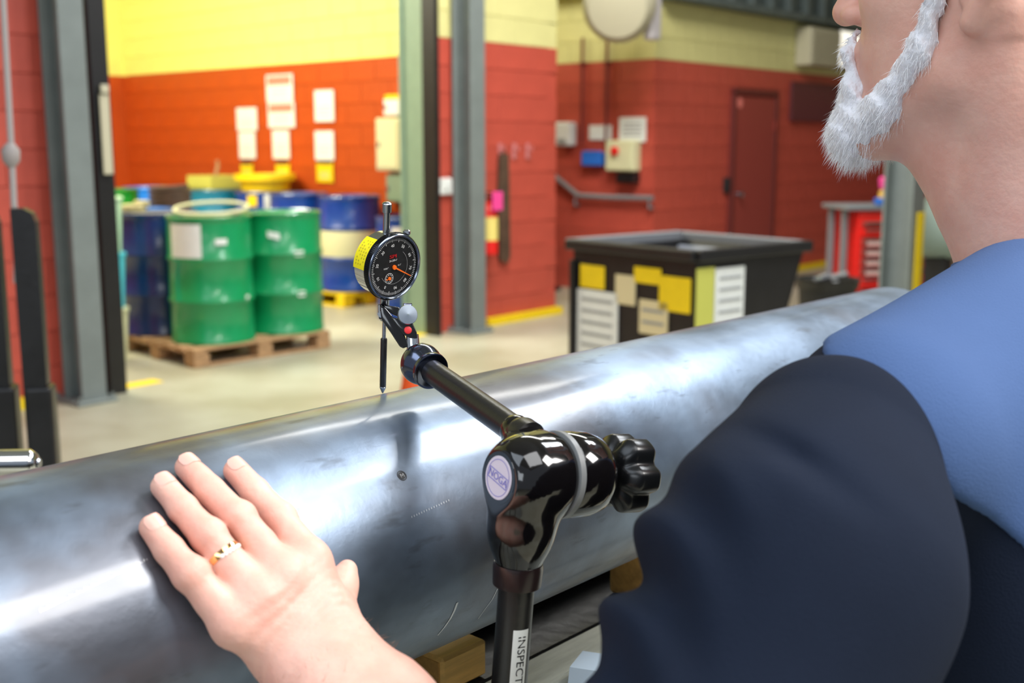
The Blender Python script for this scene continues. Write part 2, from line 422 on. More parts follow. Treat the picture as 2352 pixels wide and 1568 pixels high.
# door in the right wall
dr = struct('door_1', MB().box((0, 0, 1.0), (.86, .04, 2.0), bev=.004), M_door); dr.location = W(4.405, -.03, 0); dr.rotation_euler = (0, 0, ROTZ)
obj('door_frame', MB().box((-.46, 0, 1.03), (.06, .07, 2.06), bev=.006).box((.46, 0, 1.03), (.06, .07, 2.06), bev=.006).box((0, 0, 2.05), (.98, .07, .07), bev=.006), mat('door_frame_paint', (104, 40, 36), .5), dr)
obj('door_knob', MB().lathe([(0, .03), (.01, .03), (.012, .012), (.04, .012), (.045, .026), (.065, .03), (.075, .018)], (-.34, -.02, .96), (0, -1, 0), 20), M_steel, dr, smooth=True)
obj('hinge', MB().box((.42, -.03, .4), (.02, .02, .1)).box((.42, -.03, 1.7), (.02, .02, .1)), M_door, dr)
obj('door_sticker', MB().cyl((-.36, -.021, 1.93), (-.36, -.025, 1.93), .055, n=20), mat('pink_sticker', (236, 130, 120), .5), dr)
o = tag(obj('card_reader', MB().box((0, 0, 0), (.08, .05, .16), bev=.01).box((0, -.03, .02), (.05, .01, .07), bev=.003), M_dark), 'small dark box on the red wall left of the brown door', 'card reader')
a, c, z = atc(1663, 425, 0); o.location = W(a, -.03, z); o.rotation_euler = (0, 0, ROTZ)

# columns
def column(a, c, h, label, w_=.22, d=.2, m=None):
    t = thing('steel_column', label, 'column', W(a, c, 0), ROTZ)
    m = m or M_colgrey
    obj('flange', MB().box((0, -d / 2, h / 2), (w_, .018, h), bev=.003), m, t); obj('flange', MB().box((0, d / 2, h / 2), (w_, .018, h), bev=.003), m, t)
    obj('web', MB().box((0, 0, h / 2), (.014, d - .02, h)), m, t)
    obj('base_plate', MB().box((0, 0, .012), (w_ + .1, d + .1, .024), bev=.004), m, t)
    for i in (-1, 1):
        for j in (-1, 1): obj('bolt', MB().cyl((i * (w_ / 2 + .025), j * (d / 2 + .025), .02), (i * (w_ / 2 + .025), j * (d / 2 + .025), .05), .012, n=6), m, t)
    return t
column(-3.63, -.14, 6.5, 'grey steel column left of the wide opening, against the red wall', .155, .2)
column(-.295, -.14, 6.5, 'grey steel column between the storage opening and the red centre wall', .17, .18)
cc = column(1.06, -3.12, 6.5, 'grey steel column with a yellow guard strip near the red tool chest', .22, .2)
obj('guard_strip', MB().box((.03, -.118, .52), (.11, .016, 1.0), bev=.003), M_ylw, cc, label='yellow guard strip')
cc.children[-1]['label'] = 'yellow guard strip'

# ================================================================ STORAGE ROOM: drums and pallets
def drum_profile(Rr=.29, H=.88):
    p = [(0, Rr - .012), (.0, Rr + .002), (.015, Rr + .004), (.025, Rr - .004)]
    for zc in (.295, .585):
        p += [(zc - .022, Rr - .004), (zc - .012, Rr + .005), (zc, Rr + .008), (zc + .012, Rr + .005), (zc + .022, Rr - .004)]
    p += [(H - .05, Rr - .004), (H - .028, Rr - .003), (H - .02, Rr + .005), (H - .006, Rr + .005), (H, Rr), (H - .004, Rr - .012), (H - .02, Rr - .016)]
    return p
def make_drum(label, m, group=None, band=None, lid=None):
    t = thing('steel_drum', label, 'drum', group=group)
    obj('shell', MB().lathe(drum_profile(), n=40, cap=False).add(*disc(.28, .0, 32)), m, t, smooth=True, angle=50)
    obj('lid', MB().lathe([(.858, .276), (.862, .274), (.862, .0)], n=32, cap=False), lid or m, t)
    ring = obj('clamp_ring', MB().tube([(.286 * math.cos(a), .286 * math.sin(a), .872) for a in np.linspace(0, 2 * math.pi, 36, endpoint=False)], .009, 6, True), lid or M_steel, t, smooth=True)
    obj('bung', MB().cyl((.19, 0, .86), (.19, 0, .885), .032, n=12), M_steel, t)
    obj('bung', MB().cyl((-.2, .02, .86), (-.2, .02, .878), .018, n=10), M_steel, t)
    if band:
        obj('painted_band', MB().lathe([(.318, .2895), (.325, .2915), (.55, .2915), (.557, .2895)], n=40, cap=False), band, t, smooth=True)
    return t
def disc(r, z, n):
    return [(r * math.cos(2 * math.pi * i / n), r * math.sin(2 * math.pi * i / n), z) for i in range(n)], [tuple(reversed(range(n)))]
def drum_label(t, px, z0, z1, wd, m, name='sticker', tilt=0):
    """curved sticker on the drum, facing the direction of local angle px (radians)"""
    v = []; f = []; n = 8; r = .2955
    for i in range(n + 1):
        a = px + (i / n - .5) * wd / r
        dz = tilt * (i / n - .5)
        v += [(r * math.cos(a), r * math.sin(a), z0 + dz), (r * math.cos(a), r * math.sin(a), z1 + dz)]
    for i in range(n): f.append((2 * i, 2 * i + 2, 2 * i + 3, 2 * i + 1))
    v2 = [(x * .992, y * .992, z) for x, y, z in v]; nn = len(v); f2 = [tuple(q + nn for q in reversed(g)) for g in f]
    return obj(name, MB().add(v + v2, f + f2), m, t)
def pallet(name_label, loc_, rz, m, L=1.08, Wd=1.06, cat='pallet'):
    t = thing('pallet', name_label, cat, loc_, rz)
    bl = None
    def piece(nm, c, s):
        return obj(nm, MB().box((0, 0, 0), s, bev=.004), m, t)
    top = piece('deck_board', None, (L, .1, .02)); top.location = (0, -Wd / 2 + .05, .12)
    for i in range(1, 7): share(top, t, (0, -Wd / 2 + .05 + i * (Wd - .1) / 6, .12))
    st = piece('stringer_board', None, (.1, Wd, .02)); st.location = (-L / 2 + .05, 0, .1)
    for x in (0, L / 2 - .05): share(st, t, (x, 0, .1))
    bk = piece('corner_block', None, (.12, .13, .078)); bk.location = (-L / 2 + .06, -Wd / 2 + .065, .051)
    for x in (-1, 0, 1):
        for y in (-1, 0, 1):
            if (x, y) != (-1, -1): share(bk, t, (x * (L / 2 - .06), y * (Wd / 2 - .065), .051))
    bt = piece('bottom_board', None, (L, .1, .016)); bt.location = (0, -Wd / 2 + .05, .008)
    for y in (0, Wd / 2 - .05): share(bt, t, (0, y, .008))
    return t
pallet('wooden pallet under the two green drums and dark blue drum', W(-2.06, .70), ROTZ + R(-3), M_wood, 1.14)
pz = .131
# angle (world) from a drum towards the viewer
def toward(p): return math.atan2(-p[1], -p[0])
pg1 = W(-2.295, .49, pz); pg2 = W(-1.69, .46, pz); pb1 = W(-2.33, 1.10, pz)
g1 = make_drum('green drum nearest the front corner of the wooden pallet, big white paper label', M_green, lid=mat('dull_lid', (120, 130, 96), .4, vary=.3))
g1.location = pg1; th = toward(pg1)
drum_label(g1, th - .62, .60, .83, .25, M_white, 'paper_label'); drum_label(g1, th + .26, .69, .73, .08, M_white)
drum_label(g1, th + .95, .285, .325, .04, M_white)
g2 = make_drum('green drum right of the paper-labelled one, no clutter on its lid', M_green); g2.location = pg2; th = toward(pg2)
drum_label(g2, th - .2, .70, .745, .09, M_white, tilt=-.02); drum_label(g2, th + .42, .57, .61, .07, M_white); drum_label(g2, th + .45, .275, .315, .06, M_white)
b1 = make_drum('dark blue drum on the wooden pallet, left behind the green ones', M_blued, lid=M_grey); b1.location = pb1
# loose things on the drum lids
z0 = pz + .895
o = obj('drum_ring', MB().tube([(.25 * math.cos(a), .25 * math.sin(a), .012 + .03 * (1 + math.sin(a))) for a in np.linspace(0, 6.283, 40, endpoint=False)], .012, 8, True), M_cream, smooth=True)
tag(o, 'pale loose clamp ring lying tilted on the green paper-labelled drum', 'ring'); o.location = (pg1[0] + .02, pg1[1], z0 - .012)
o = obj('coiled_hose', MB().tube([(.13 * math.cos(a) + .01 * math.sin(3 * a), .1 * math.sin(a), .03 + .012 * a / 2) for a in np.linspace(0, 6.28 * 4, 90)], .018, 8), M_brown, smooth=True)
tag(o, 'dark brown coiled hose on top of the dark blue drum', 'hose'); o.location = (pb1[0] + .10, pb1[1] + .03, pz + .880)
o = obj('crumpled_rag', None or MB().box((0, 0, .03), (.16, .12, .06), bev=.025).box((.05, .04, .06), (.1, .09, .05), .5, bev=.02), mat('rag', (186, 176, 130), .9, vary=.3, scale=30)); tag(o, 'pale crumpled rag on the dark blue drum by the hose', 'rag')
o.location = (pb1[0] - .12, pb1[1] - .14, pz + .880)

# drums along the storage wall
rear = []
def rear_drum(px, a, label, m, band=None, z=.0, group=None, lid=None):
    A, C_, _ = ata(px, 600, a); t = make_drum(label, m, band=band, lid=lid); t.location = W(A, C_, z); return t, W(A, C_, z)
d1, p1 = rear_drum(806, .22, 'blue drum with a broad cream band, nearest the dial gauge', M_blue, M_cream, .14)
d2, p2 = rear_drum(692, .26, 'blue cream-banded drum partly behind the right green drum', M_blue, M_cream, .14)
d3, p3 = rear_drum(612, .28, 'blue drum with yellow and white labels behind the green drums', M_blue, None, .14)
d4, p4 = rear_drum(505, .26, 'blue and teal drum behind the paper-labelled green drum', M_teal, None, .14)
d5, p5 = rear_drum(352, .2, 'bright blue drum at the far end of the orange wall', M_bluel, None, .14)
d6, p6 = rear_drum(264, -.46, 'leaf green drum at the far left beside the black door guide', M_green2, None, .14)
th = toward(p3); drum_label(d3, th - .42, .74, .85, .10, M_ylw); drum_label(d3, th + .22, .66, .86, .13, M_white)
A, C_, _ = ata(925, 600, .1)
d7 = make_drum('blue drum half hidden by the sage door jamb, white square labels', M_blue, lid=M_blued); p7 = W(-.02, C_ - .22, .0); d7.location = p7; th = toward(p7)
drum_label(d7, th - .35, .62, .8, .12, M_white); drum_label(d7, th + .2, .62, .82, .12, M_white)
obj('lower_band', MB().lathe([(.38, .2885), (.385, .2915), (.52, .2915), (.525, .2885)], n=40, cap=False), mat('pale_blue_band', (170, 200, 214), .5), d7)
def mid(p, q): return ((p[0] + q[0]) / 2, (p[1] + q[1]) / 2, 0)
pallet('yellow pallet under the cream-banded blue drums', mid(p1, p2), ROTZ + R(90), M_ylw, 1.3, .66)
pallet('low wooden pallet under the blue and teal rear drums', mid(p3, p4), ROTZ + R(90), M_wood, 1.4, .7)
pallet('wooden pallet under the two drums furthest left', mid(p5, p6), ROTZ + R(90), M_wood, 1.25, .7)
# yellow lids and funnel
o = obj('drum_funnel', MB().lathe([(0, .1), (0, .24), (.1, .26), (.11, .31), (.17, .31), (.17, .29), (.10, .27), (.04, .06), (.035, .0)], n=36, cap=False), M_ylw, smooth=True)
tag(o, 'yellow round drum funnel on the blue drum with two labels', 'funnel'); o.location = (p3[0] + .02, p3[1], p3[2] + .885)
o = thing('spill_tray', 'dull yellow square tray on the teal drum', 'tray', (p4[0], p4[1], p4[2] + .886), ROTZ)
for s_ in (-1, 1): obj('side_wall', MB().box((s_ * .21, 0, .07), (.02, .44, .14), bev=.006), M_yedge, o); obj('side_wall', MB().box((0, s_ * .21, .07), (.4, .02, .14), bev=.006), M_yedge, o)
obj('base', MB().box((0, 0, .012), (.44, .44, .02)), M_yedge, o)
obj('spout', MB().tube([(0, 0, .02), (0, 0, .16), (.03, 0, .24), (.02, 0, .3)], .02, 8), M_wood, o)
# pails in the gap by the guide
pp = P(268, 700, 7.9); zs = 0
for i, (m, lab) in enumerate(((M_cream, 'cream pail at the foot of the pail stack by the black door guide'), (M_cyan, 'cyan pail in the middle of the stack by the black door guide'), (M_paleg, 'pale green pail topping the stack by the black door guide'))):
    t = thing('pail', lab, 'pail', (pp[0] - .07, pp[1], zs), 0)
    obj('bucket', MB().lathe([(0, .12), (.36, .14), (.36, .146), (.345, .146)], n=24), m, t, smooth=True); obj('pail_lid', MB().lathe([(.36, .15), (.375, .15), (.38, .14)], n=24), m, t)
    zs += .382

# papers and signs on the orange wall
def on_a(x0, y0, x1, y1, a=.66):
    A, C0, Z0 = ata(x0, y0, a); A, C1, Z1 = ata(x1, y1, a); return (C0 + C1) / 2, abs(C0 - C1), (Z0 + Z1) / 2, abs(Z0 - Z1)
def notice(x0, y0, x1, y1, label, m, head=None, foot=None, a=.645, name='notice'):
    c, wd, z, h = on_a(x0, y0, x1, y1, a)
    t = thing(name, label, 'sign', W(a - .012, c, z), ROTZ)
    obj('sheet', MB().box((0, 0, 0), (.008, wd, h), bev=.002), m, t)
    if head: obj('header', MB().box((-.006, 0, h * .28), (.004, wd * .86, h * .3)), head, t)
    if foot: obj('top_bar', MB().box((-.006, 0, h * .5), (.006, wd * .9, .035)), foot, t)
    for i in range(3): obj('print_line', MB().box((-.0055, 0, h * (-.02 - .13 * i)), (.002, wd * .6, h * .03)), mat('faint_print', (200, 200, 190), .7), t)
    return t
pink = mat('faded_red_header', (226, 130, 112), .6)
notice(545, 248, 593, 300, 'upper cream notice above the yellow tray, leftmost column', M_white)
notice(550, 303, 590, 365, 'lower cream notice in the leftmost column on the orange wall', M_white)
notice(613, 173, 676, 233, 'topmost notice with a faded red header on the orange wall', M_white, pink)
notice(617, 236, 680, 293, 'second red-headed notice directly under the topmost one', M_white, pink)
notice(627, 299, 668, 365, 'plain cream notice under the two red-headed notices', M_white)
notice(724, 208, 770, 279, 'upper cream notice in the rightmost column on the orange wall', M_white)
notice(725, 301, 770, 368, 'lower cream notice in the rightmost column, above a yellow card', M_white)
notice(555, 374, 584, 414, 'yellow card under the leftmost notices', M_ylw, foot=M_brown, name='hanging_card')
notice(635, 374, 668, 412, 'yellow card behind the yellow drum funnel', M_ylw, foot=M_brown, name='hanging_card')
notice(729, 372, 768, 419, 'yellow card hanging lowest on the right of the orange wall', M_ylw, foot=M_brown, name='hanging_card')
def box_a(x0, y0, x1, y1, dep, label, cat, m, name, a=.66):
    c, wd, z, h = on_a(x0, y0, x1, y1, a); t = thing(name, label, cat, W(a - .015 - dep / 2, c, z), ROTZ)
    obj('housing', MB().box((0, 0, 0), (dep, wd, h), bev=.012), m, t)
    obj('cover', MB().box((-dep / 2 - .006, 0, 0), (.012, wd * .86, h * .9), bev=.004), m, t)
    obj('latch', MB().box((-dep / 2 - .018, wd * .32, 0), (.02, .02, .05), bev=.004), M_steel, t); return t
box_a(893, 272, 950, 392, .16, 'cream electrical cabinet on the orange wall beside the sage jamb', 'cabinet', M_cream, 'electrical_cabinet')
t = box_a(904, 228, 945, 266, .12, 'white alarm box with a yellow top above the cream cabinet', 'alarm box', M_white, 'alarm_box')
obj('top_cap', MB().box((0, 0, .09), (.13, .2, .05), bev=.01), M_ylw, t)
box_a(906, 400, 950, 465, .1, 'pale green wireway under the cream electrical cabinet', 'cabinet', M_sage, 'wireway')

# ================================================================ RED CENTRE WALL, ALCOVE, RIGHT WALL
def place_c(name, x, y, label, cat, c=0):
    a, _, z = atc(x, y, c); return thing(name, label, cat, W(a, c, z), ROTZ)
t = place_c('light_switch', 1021, 428, 'white switch box on the narrow red strip beside the column', 'switch', -.02)
obj('plate', MB().box((0, 0, 0), (.14, .04, .13), bev=.012), M_white, t); obj('toggle', MB().box((0, -.03, 0), (.02, .03, .04), bev=.004), M_white, t)
for i, x in enumerate((1149, 1181, 1212)):
    lab = ('left', 'middle', 'right')[i] + ' of three pale hooks on the red centre wall'
    t = place_c('wall_hook', x, 347, lab, 'hook', -.02); t['group'] = 'pale hooks on the red centre wall'
    obj('hook_plate', MB().box((0, 0, 0), (.05, .008, .13), bev=.003), mat('faded_hook', (196, 120, 118), .5), t)
    obj('prong', MB().tube([(0, -.004, .02), (0, -.05, .01), (0, -.055, .04)], .007, 8), mat('faded_hook', (0, 0, 0)), t)
t = place_c('push_broom', 1156, 480, 'dark brown hanging strip of old matting on the red centre wall', 'mat', -.03)
t.name = 'hanging_mat'
obj('cloth_strip', MB().prism([(-.06, .46), (.05, .46), (.07, -.40), (.03, -.46), (-.06, -.42), (-.08, 0)], (0, 0, 0), (1, 0, 0), (0, 0, 1), (0, -1, 0), .02), M_brown, t)
obj('hook_loop', MB().tube([(0, -.01, .45), (0, -.02, .5), (.01, -.02, .52)], .006, 8), M_brown, t)
a_, _, z_ = atc(1124, 540, -.12)
t = thing('fire_extinguisher', 'red fire extinguisher with a pink tag beside the grey column', 'extinguisher', W(a_, -.12, z_ - .16), ROTZ)
obj('cylinder', MB().lathe([(0, .05), (.01, .07), (.34, .07), (.40, .045), (.42, .02), (.45, .02)], n=24), M_toolred, t, smooth=True)
obj('label_band', MB().lathe([(.12, .0712), (.31, .0712)], n=24, cap=False), mat('pale_yellow_print', (236, 216, 120), .5), t, smooth=True)
obj('handle', MB().box((.0, -.03, .47), (.03, .12, .02), bev=.006).box((0, -.03, .505), (.025, .11, .012), bev=.004), M_black, t)
obj('hose', MB().tube([(.02, 0, .44), (.09, 0, .42), (.1, 0, .3), (.085, -.02, .15)], .012, 8), M_black, t)
obj('inspection_tag', MB().box((.0, -.09, .44), (.12, .01, .15), bev=.004), M_pink, t, label='pink tag')
obj('bracket', MB().box((0, .09, .25), (.06, .05, .3), bev=.006), M_grey, t)

def place_a(name, x0, y0, x1, y1, label, cat, a=2.5):
    c, wd, z, h = on_a(x0, y0, x1, y1, a); return thing(name, label, cat, W(a, c, z), ROTZ), wd, h
t, wd, h = place_a('control_box', 1410, 322, 1474, 393, 'beige control box with a red button in the dark alcove', 'control box')
obj('housing', MB().box((-.08, 0, 0), (.13, wd, h), bev=.015), M_cream, t)
obj('stop_button', MB().lathe([(0, .03), (.02, .03), (.022, .045), (.045, .045), (.055, .03)], (-.145, wd * .1, h * .15), (-1, 0, 0), 20), M_toolred, t, smooth=True, label='red mushroom button')
obj('cover', MB().box((-.148, 0, 0), (.01, wd * .9, h * .92), bev=.004), M_cream, t)
t, wd, h = place_a('safety_sign', 1427, 270, 1487, 326, 'largest white sign, above the beige control box', 'sign'); obj('sheet', MB().box((-.03, 0, 0), (.012, wd, h), bev=.003), M_white, t)
for i in range(4): obj('print_line', MB().box((-.038, 0, h * (.25 - .16 * i)), (.003, wd * .7, h * .05)), M_grime, t)
t, wd, h = place_a('safety_sign', 1358, 288, 1408, 321, 'small wide cream sign above the blue box', 'sign'); obj('sheet', MB().box((-.03, 0, 0), (.012, wd, h), bev=.003), M_white, t)
t, wd, h = place_a('paper_dispenser', 1292, 281, 1328, 335, 'white dispenser at the left edge of the alcove wall', 'dispenser'); obj('housing', MB().box((-.08, 0, 0), (.12, wd, h), bev=.02), M_white, t); obj('slot', MB().box((-.145, 0, -h * .3), (.01, wd * .5, h * .2)), M_grime, t)
t, wd, h = place_a('blue_box', 1352, 346, 1395, 384, 'bright blue wall box in the dark alcove', 'box'); obj('housing', MB().box((-.07, 0, 0), (.11, wd, h * .8), bev=.01), M_bluebox, t); obj('flap', MB().box((-.1, 0, h * .42), (.06, wd * .9, h * .14), bev=.01), M_bluebox, t)
t, wd, h = place_a('junction_box', 1431, 396, 1472, 420, 'black junction box right under the beige control box', 'box'); obj('housing', MB().box((-.07, 0, 0), (.11, wd, h), bev=.008), M_black, t); obj('cover', MB().box((-.13, 0, 0), (.01, wd * .9, h * .85)), M_black, t)
for i, x in enumerate((1342, 1398)):
    c, _, z, _2 = on_a(x, 150, x + 1, 280, 2.5); 
    o = tag(obj('conduit', MB().cyl((-.04, 0, -.5), (-.04, 0, .55), .015, n=10).box((-.03, 0, .3), (.05, .06, .02)), mat('painted_conduit', (110, 34, 30), .5)), ('left' if i == 0 else 'right') + ' dark red conduit running up the alcove wall', 'conduit'); o.location = W(2.5, c, z); o.rotation_euler = (0, 0, ROTZ)
# handrail
pts = []
for x, y in ((1240, 372), (1278, 408), (1328, 449), (1400, 453), (1499, 455)):
    A, C_, Z = ata(x, y, 2.42); pts.append((A, C_, Z))
t = thing('handrail', 'grey handrail sloping down then level across the alcove wall', 'handrail', W(0, 0, 0), ROTZ)
obj('rail', MB().tube(pts, .026, 10), M_grey, t, smooth=True)
for q in (pts[2], pts[4]): obj('rail_bracket', MB().tube([(q[0], q[1] + .04, q[2] - .02), (q[0], q[1] + .04, q[2] - .1), (2.49, q[1] + .04, q[2] - .1)], .012, 8), M_grey, t)
# machine low in the alcove
t = thing('alcove_machine', 'dark low machine standing in the alcove behind the hopper', 'machine', W(1.75, 1.4, 0), ROTZ)
obj('cabinet', MB().box((0, 0, .3), (.9, .8, .6), bev=.02), M_dark, t); obj('motor', MB().cyl((-.3, 0, .72), (.3, 0, .72), .13, n=20), M_grey, t, smooth=True); obj('skid', MB().box((0, 0, .02), (1.0, .9, .04)), M_black, t)
# hanging heater
hp_ = loc(P(1425, 10, 10.2)); t = thing('unit_heater', 'beige round heater housing hanging in front of the yellow alcove wall', 'heater', W(hp_[0], hp_[1], hp_[2]), ROTZ)
obj('drum_housing', MB().lathe([(-.24, .26), (-.2, .32), (.12, .32), (.2, .26), (.22, .1)], (0, 0, 0), (-1, -.5, -.3), 32), M_beige, t, smooth=True)
obj('fan_guard', MB().cyl((.2, .1, .06), (.26, .12, .08), .2, n=24), M_grey, t)
obj('hanger_rod', MB().cyl((.1, 0, .3), (.1, 0, 2.9), .02, n=8), M_grey, t)
obj('front_band', MB().box((.22, -.2, 0), (.16, .1, .62), bev=.03), mat('pale_band', (186, 180, 182), .5), t)
# boxes on the right wall
a0, _, za = atc(1828, 72, -.02); a1, _, zb = atc(1893, 150, -.02)
t = thing('vent_box', 'beige louvre box on the yellow band of the right wall', 'vent', W((a0 + a1) / 2, 0, (za + zb) / 2), ROTZ)
obj('housing', MB().box((0, -.12, 0), (a1 - a0, .2, .42), bev=.01), M_beige, t)
for i in range(6): obj('louvre', MB().box((0, -.225, -.16 + i * .064), (a1 - a0 - .06, .02, .03)), M_beige, t)
a0, _, za = atc(1897, 72, -.02); a1, _, zb = atc(2010, 150, -.02)
t = thing('wall_light', 'glowing white lamp box beside the beige louvre box', 'lamp', W((a0 + a1) / 2 + .05, 0, 2.62), ROTZ)
obj('lamp_body', MB().box((0, -.1, 0), (a1 - a0, .14, .42), bev=.01), M_grey, t); obj('lens', MB().box((0, -.18, 0), (a1 - a0 - .02, .03, .4), bev=.01), M_lamp, t)
a0, _, za = atc(1815, 195, -.02); a1, _, zb = atc(1990, 290, -.02)
o = thing('access_panel', 'dark purplish panel on the red wall right of the door', 'panel', W((a0 + a1) / 2, 0, 1.98), ROTZ)
obj('sheet', MB().box((0, -.035, 0), (a1 - a0, .03, .44), bev=.004), mat('plum_paint', (96, 44, 50), .5), o); obj('rim', MB().box((0, -.05, .21), (a1 - a0, .02, .02)).box((0, -.05, -.21), (a1 - a0, .02, .02)), mat('plum_paint', (0, 0, 0)), o)

# ================================================================ HOPPER
N_ = (-2.36, -3.53); hz = 1.0
t = thing('tipping_hopper', 'black steel tipping hopper with stickers and a grey sloping inside', 'hopper', W(N_[0], N_[1], 0), ROTZ + R(-9))
Lx, Wy = .88, .88; T = .012
prof = [(0.02, .12), (0.02, hz - .04), (Lx - .03, hz - .04), (.52, .12)]
for y in (0.02, Wy - .03): obj('side_plate', MB().prism(prof, (0, y, 0), (1, 0, 0), (0, 0, 1), (0, 1, 0), T), M_black, t)
obj('back_plate', MB().box((.026, Wy / 2, (hz + .08) / 2), (T, Wy - .05, hz - .16)), M_black, t)
sl = math.atan2(hz - .16, Lx - .55); ln = math.hypot(hz - .16, Lx - .55)
obj('chute_plate', MB().box((.695, Wy / 2, (hz + .08) / 2), (T, Wy - .04, ln), M=Matrix.Rotation(math.pi / 2 - sl, 4, 'Y')), M_black, t); obj('chute_lining', MB().box((.675, Wy / 2, (hz + .10) / 2), (.006, Wy - .07, ln - .08), M=Matrix.Rotation(math.pi / 2 - sl, 4, 'Y')), M_hopin, t)
obj('bottom_plate', MB().box((.28, Wy / 2, .13), (.5, Wy - .05, T)), M_black, t)
obj('inner_lining', MB().box((.05, Wy / 2, .6), (.01, Wy - .08, .68)).box((.42, Wy - .06, .72), (.62, .01, .4)), M_hopin, t)
obj('rim_bar', MB().box((Lx / 2, 0, hz - .02), (Lx, .06, .055), bev=.008), M_black, t); obj('rim_bar', MB().box((Lx / 2, Wy, hz - .02), (Lx, .06, .055), bev=.008), M_grey, t)
obj('rim_bar', MB().box((0, Wy / 2, hz - .02), (.06, Wy, .055), bev=.008), M_black, t); obj('rim_bar', MB().box((Lx, Wy / 2, hz - .02), (.05, Wy, .05), bev=.008), M_grey, t)
for y in (.08, Wy - .12): obj('base_runner', MB().box((.38, y, .055), (.8, .12, .11), bev=.006), M_black, t)
obj('stiffener', MB().box((.0, .845, .5), (.03, .03, .8), bev=.006), M_black, t)
def stk_left(y0, y1, z0, z1, m, nm='sticker', lines=0):
    s = obj(nm, MB().box((.012, (y0 + y1) / 2, (z0 + z1) / 2), (.008, abs(y1 - y0), abs(z1 - z0)), bev=.002), m, t)
    for i in range(lines): obj('print_line', MB().box((.006, (y0 + y1) / 2, max(z0, z1) - .05 - i * .06), (.004, abs(y1 - y0) * .75, .014)), M_grime, s)
stk_left(.80, .62, .88, .76, M_ylw); stk_left(.82, .52, .75, .37, M_white, 'placard', 5)
stk_left(.54, .40, .85, .70, mat('tan_sticker', (216, 202, 160), .6)); stk_left(.41, .23, .90, .82, M_ylw); stk_left(.37, .18, .74, .57, mat('tan_sticker', (0, 0, 0)), 'sticker', 2); stk_left(.24, .04, .87, .70, M_ylw)
def stk_right(x0, x1, z0, z1, m, nm='sticker', lines=0):
    s = obj(nm, MB().box(((x0 + x1) / 2, .012, (z0 + z1) / 2), (abs(x1 - x0), .008, abs(z1 - z0)), bev=.002), m, t)
    for i in range(lines): obj('print_line', MB().box(((x0 + x1) / 2, .006, max(z0, z1) - .05 - i * .055), (abs(x1 - x0) * .75, .004, .012)), M_grime, s)
stk_right(.02, .15, .30, .92, mat('lime_tape', (196, 196, 90), .6), 'tape_strip'); stk_right(.155, .375, .36, .91, M_white, 'placard', 7)
obj('warning_triangle', MB().prism([(0, 0), (.13, 0), (.065, .14)], (.40, .006, .43), (1, 0, 0), (0, 0, 1), (0, 1, 0), .012), M_ylw, t)

# ================================================================ TOOL CHEST, BIN, CONE, LEFT STAND
q = loc(P(2010, 560, 9.2)); t = thing('tool_chest', 'red tool chest with many drawers left of the yellow-striped column', 'tool chest', W(q[0] + .1, q[1], 0), R(8))
obj('carcass', MB().box((0, 0, .56), (.6, .45, .84), bev=.01), M_toolred, t); obj('caster_base', MB().box((0, 0, .1), (.56, .42, .06)), M_black, t)
for i in (-1, 1):
    for j in (-1, 1): obj('caster', MB().cyl((i * .24 - .015, j * .17, .045), (i * .24 + .015, j * .17, .045), .045, n=16), M_dark, t)
z = .9
for i, hh in enumerate((.05, .07, .07, .07, .07, .07, .09, .12)):
    d_ = obj('drawer', MB().box((0, -.235, z - hh / 2), (.54, .025, hh - .012), bev=.004), M_toolfront if i not in (1, 6) else M_toolred, t)
    obj('drawer_handle', MB().box((0, -.252, z - .014), (.5, .014, .012), bev=.003), M_steel, d_)
    if 2 <= i <= 5 or i == 7: obj('drawer_label', MB().box((-.15, -.25, z - hh / 2 - .006), (.16, .004, hh * .5)), mat('pale_pink_label', (236, 190, 186), .6), d_)
    z -= hh + .008
obj('side_rail', MB().box((-.36, -.1, .5), (.05, .05, 1.0), bev=.008).box((-.36, .15, .5), (.05, .05, 1.0), bev=.008), M_grey, t)
obj('top_tray', MB().box((-.04, 0, 1.0), (.74, .5, .035), bev=.006), M_grey, t)
ch = q
o = thing('blue_case', 'flat bright blue case on top of the red tool chest', 'case', tuple(t.matrix_basis @ Vector((.04, -.18, 1.018))), R(8)); obj('case_body', MB().box((0, 0, .03), (.36, .1, .055), bev=.01), M_bluebox, o); obj('handle', MB().tube([(-.05, -.05, .03), (-.04, -.08, .03), (.04, -.08, .03), (.05, -.05, .03)], .006, 8), M_black, o)
o = thing('spray_bottle', 'small amber bottle with a pink cap on the tool chest', 'bottle', tuple(t.matrix_basis @ Vector((.0, .0, 1.018))), 0)
obj('bottle_body', MB().lathe([(0, .035), (.09, .035), (.12, .018), (.13, .018)], n=16), mat('amber_plastic', (214, 170, 80), .4), o, smooth=True); obj('cap', MB().lathe([(.125, .03), (.2, .04), (.22, .02)], n=16), M_pink, o, smooth=True)
q = loc(P(1900, 660, 7.6)); t = thing('waste_bin', 'black round bin of scrap in front of the red tool chest', 'bin', W(q[0], q[1], 0), ROTZ)
zt = P(1900, 640, 7.6)[2]
obj('bin_body', MB().lathe([(0, .15), (zt - .03, .19), (zt, .21), (zt, .19), (.05, .14), (.05, 0)], n=28, cap=False), M_dark, t, smooth=True)
obj('bin_liner', MB().lathe([(zt - .06, .2), (zt + .005, .215), (zt - .01, .18), (zt - .1, .17), (zt - .1, 0)], n=28, cap=False), M_black, t)
for i in range(7): o = obj('scrap_piece', MB().box((0, 0, 0), (.12, .025, .03), bev=.004), M_chrome if i % 2 else M_grey, t); o.location = (random.uniform(-.1, .1), random.uniform(-.1, .1), zt - .03 + .01 * i); o.rotation_euler = (random.uniform(-.4, .4), random.uniform(-.4, .4), random.uniform(0, 3))
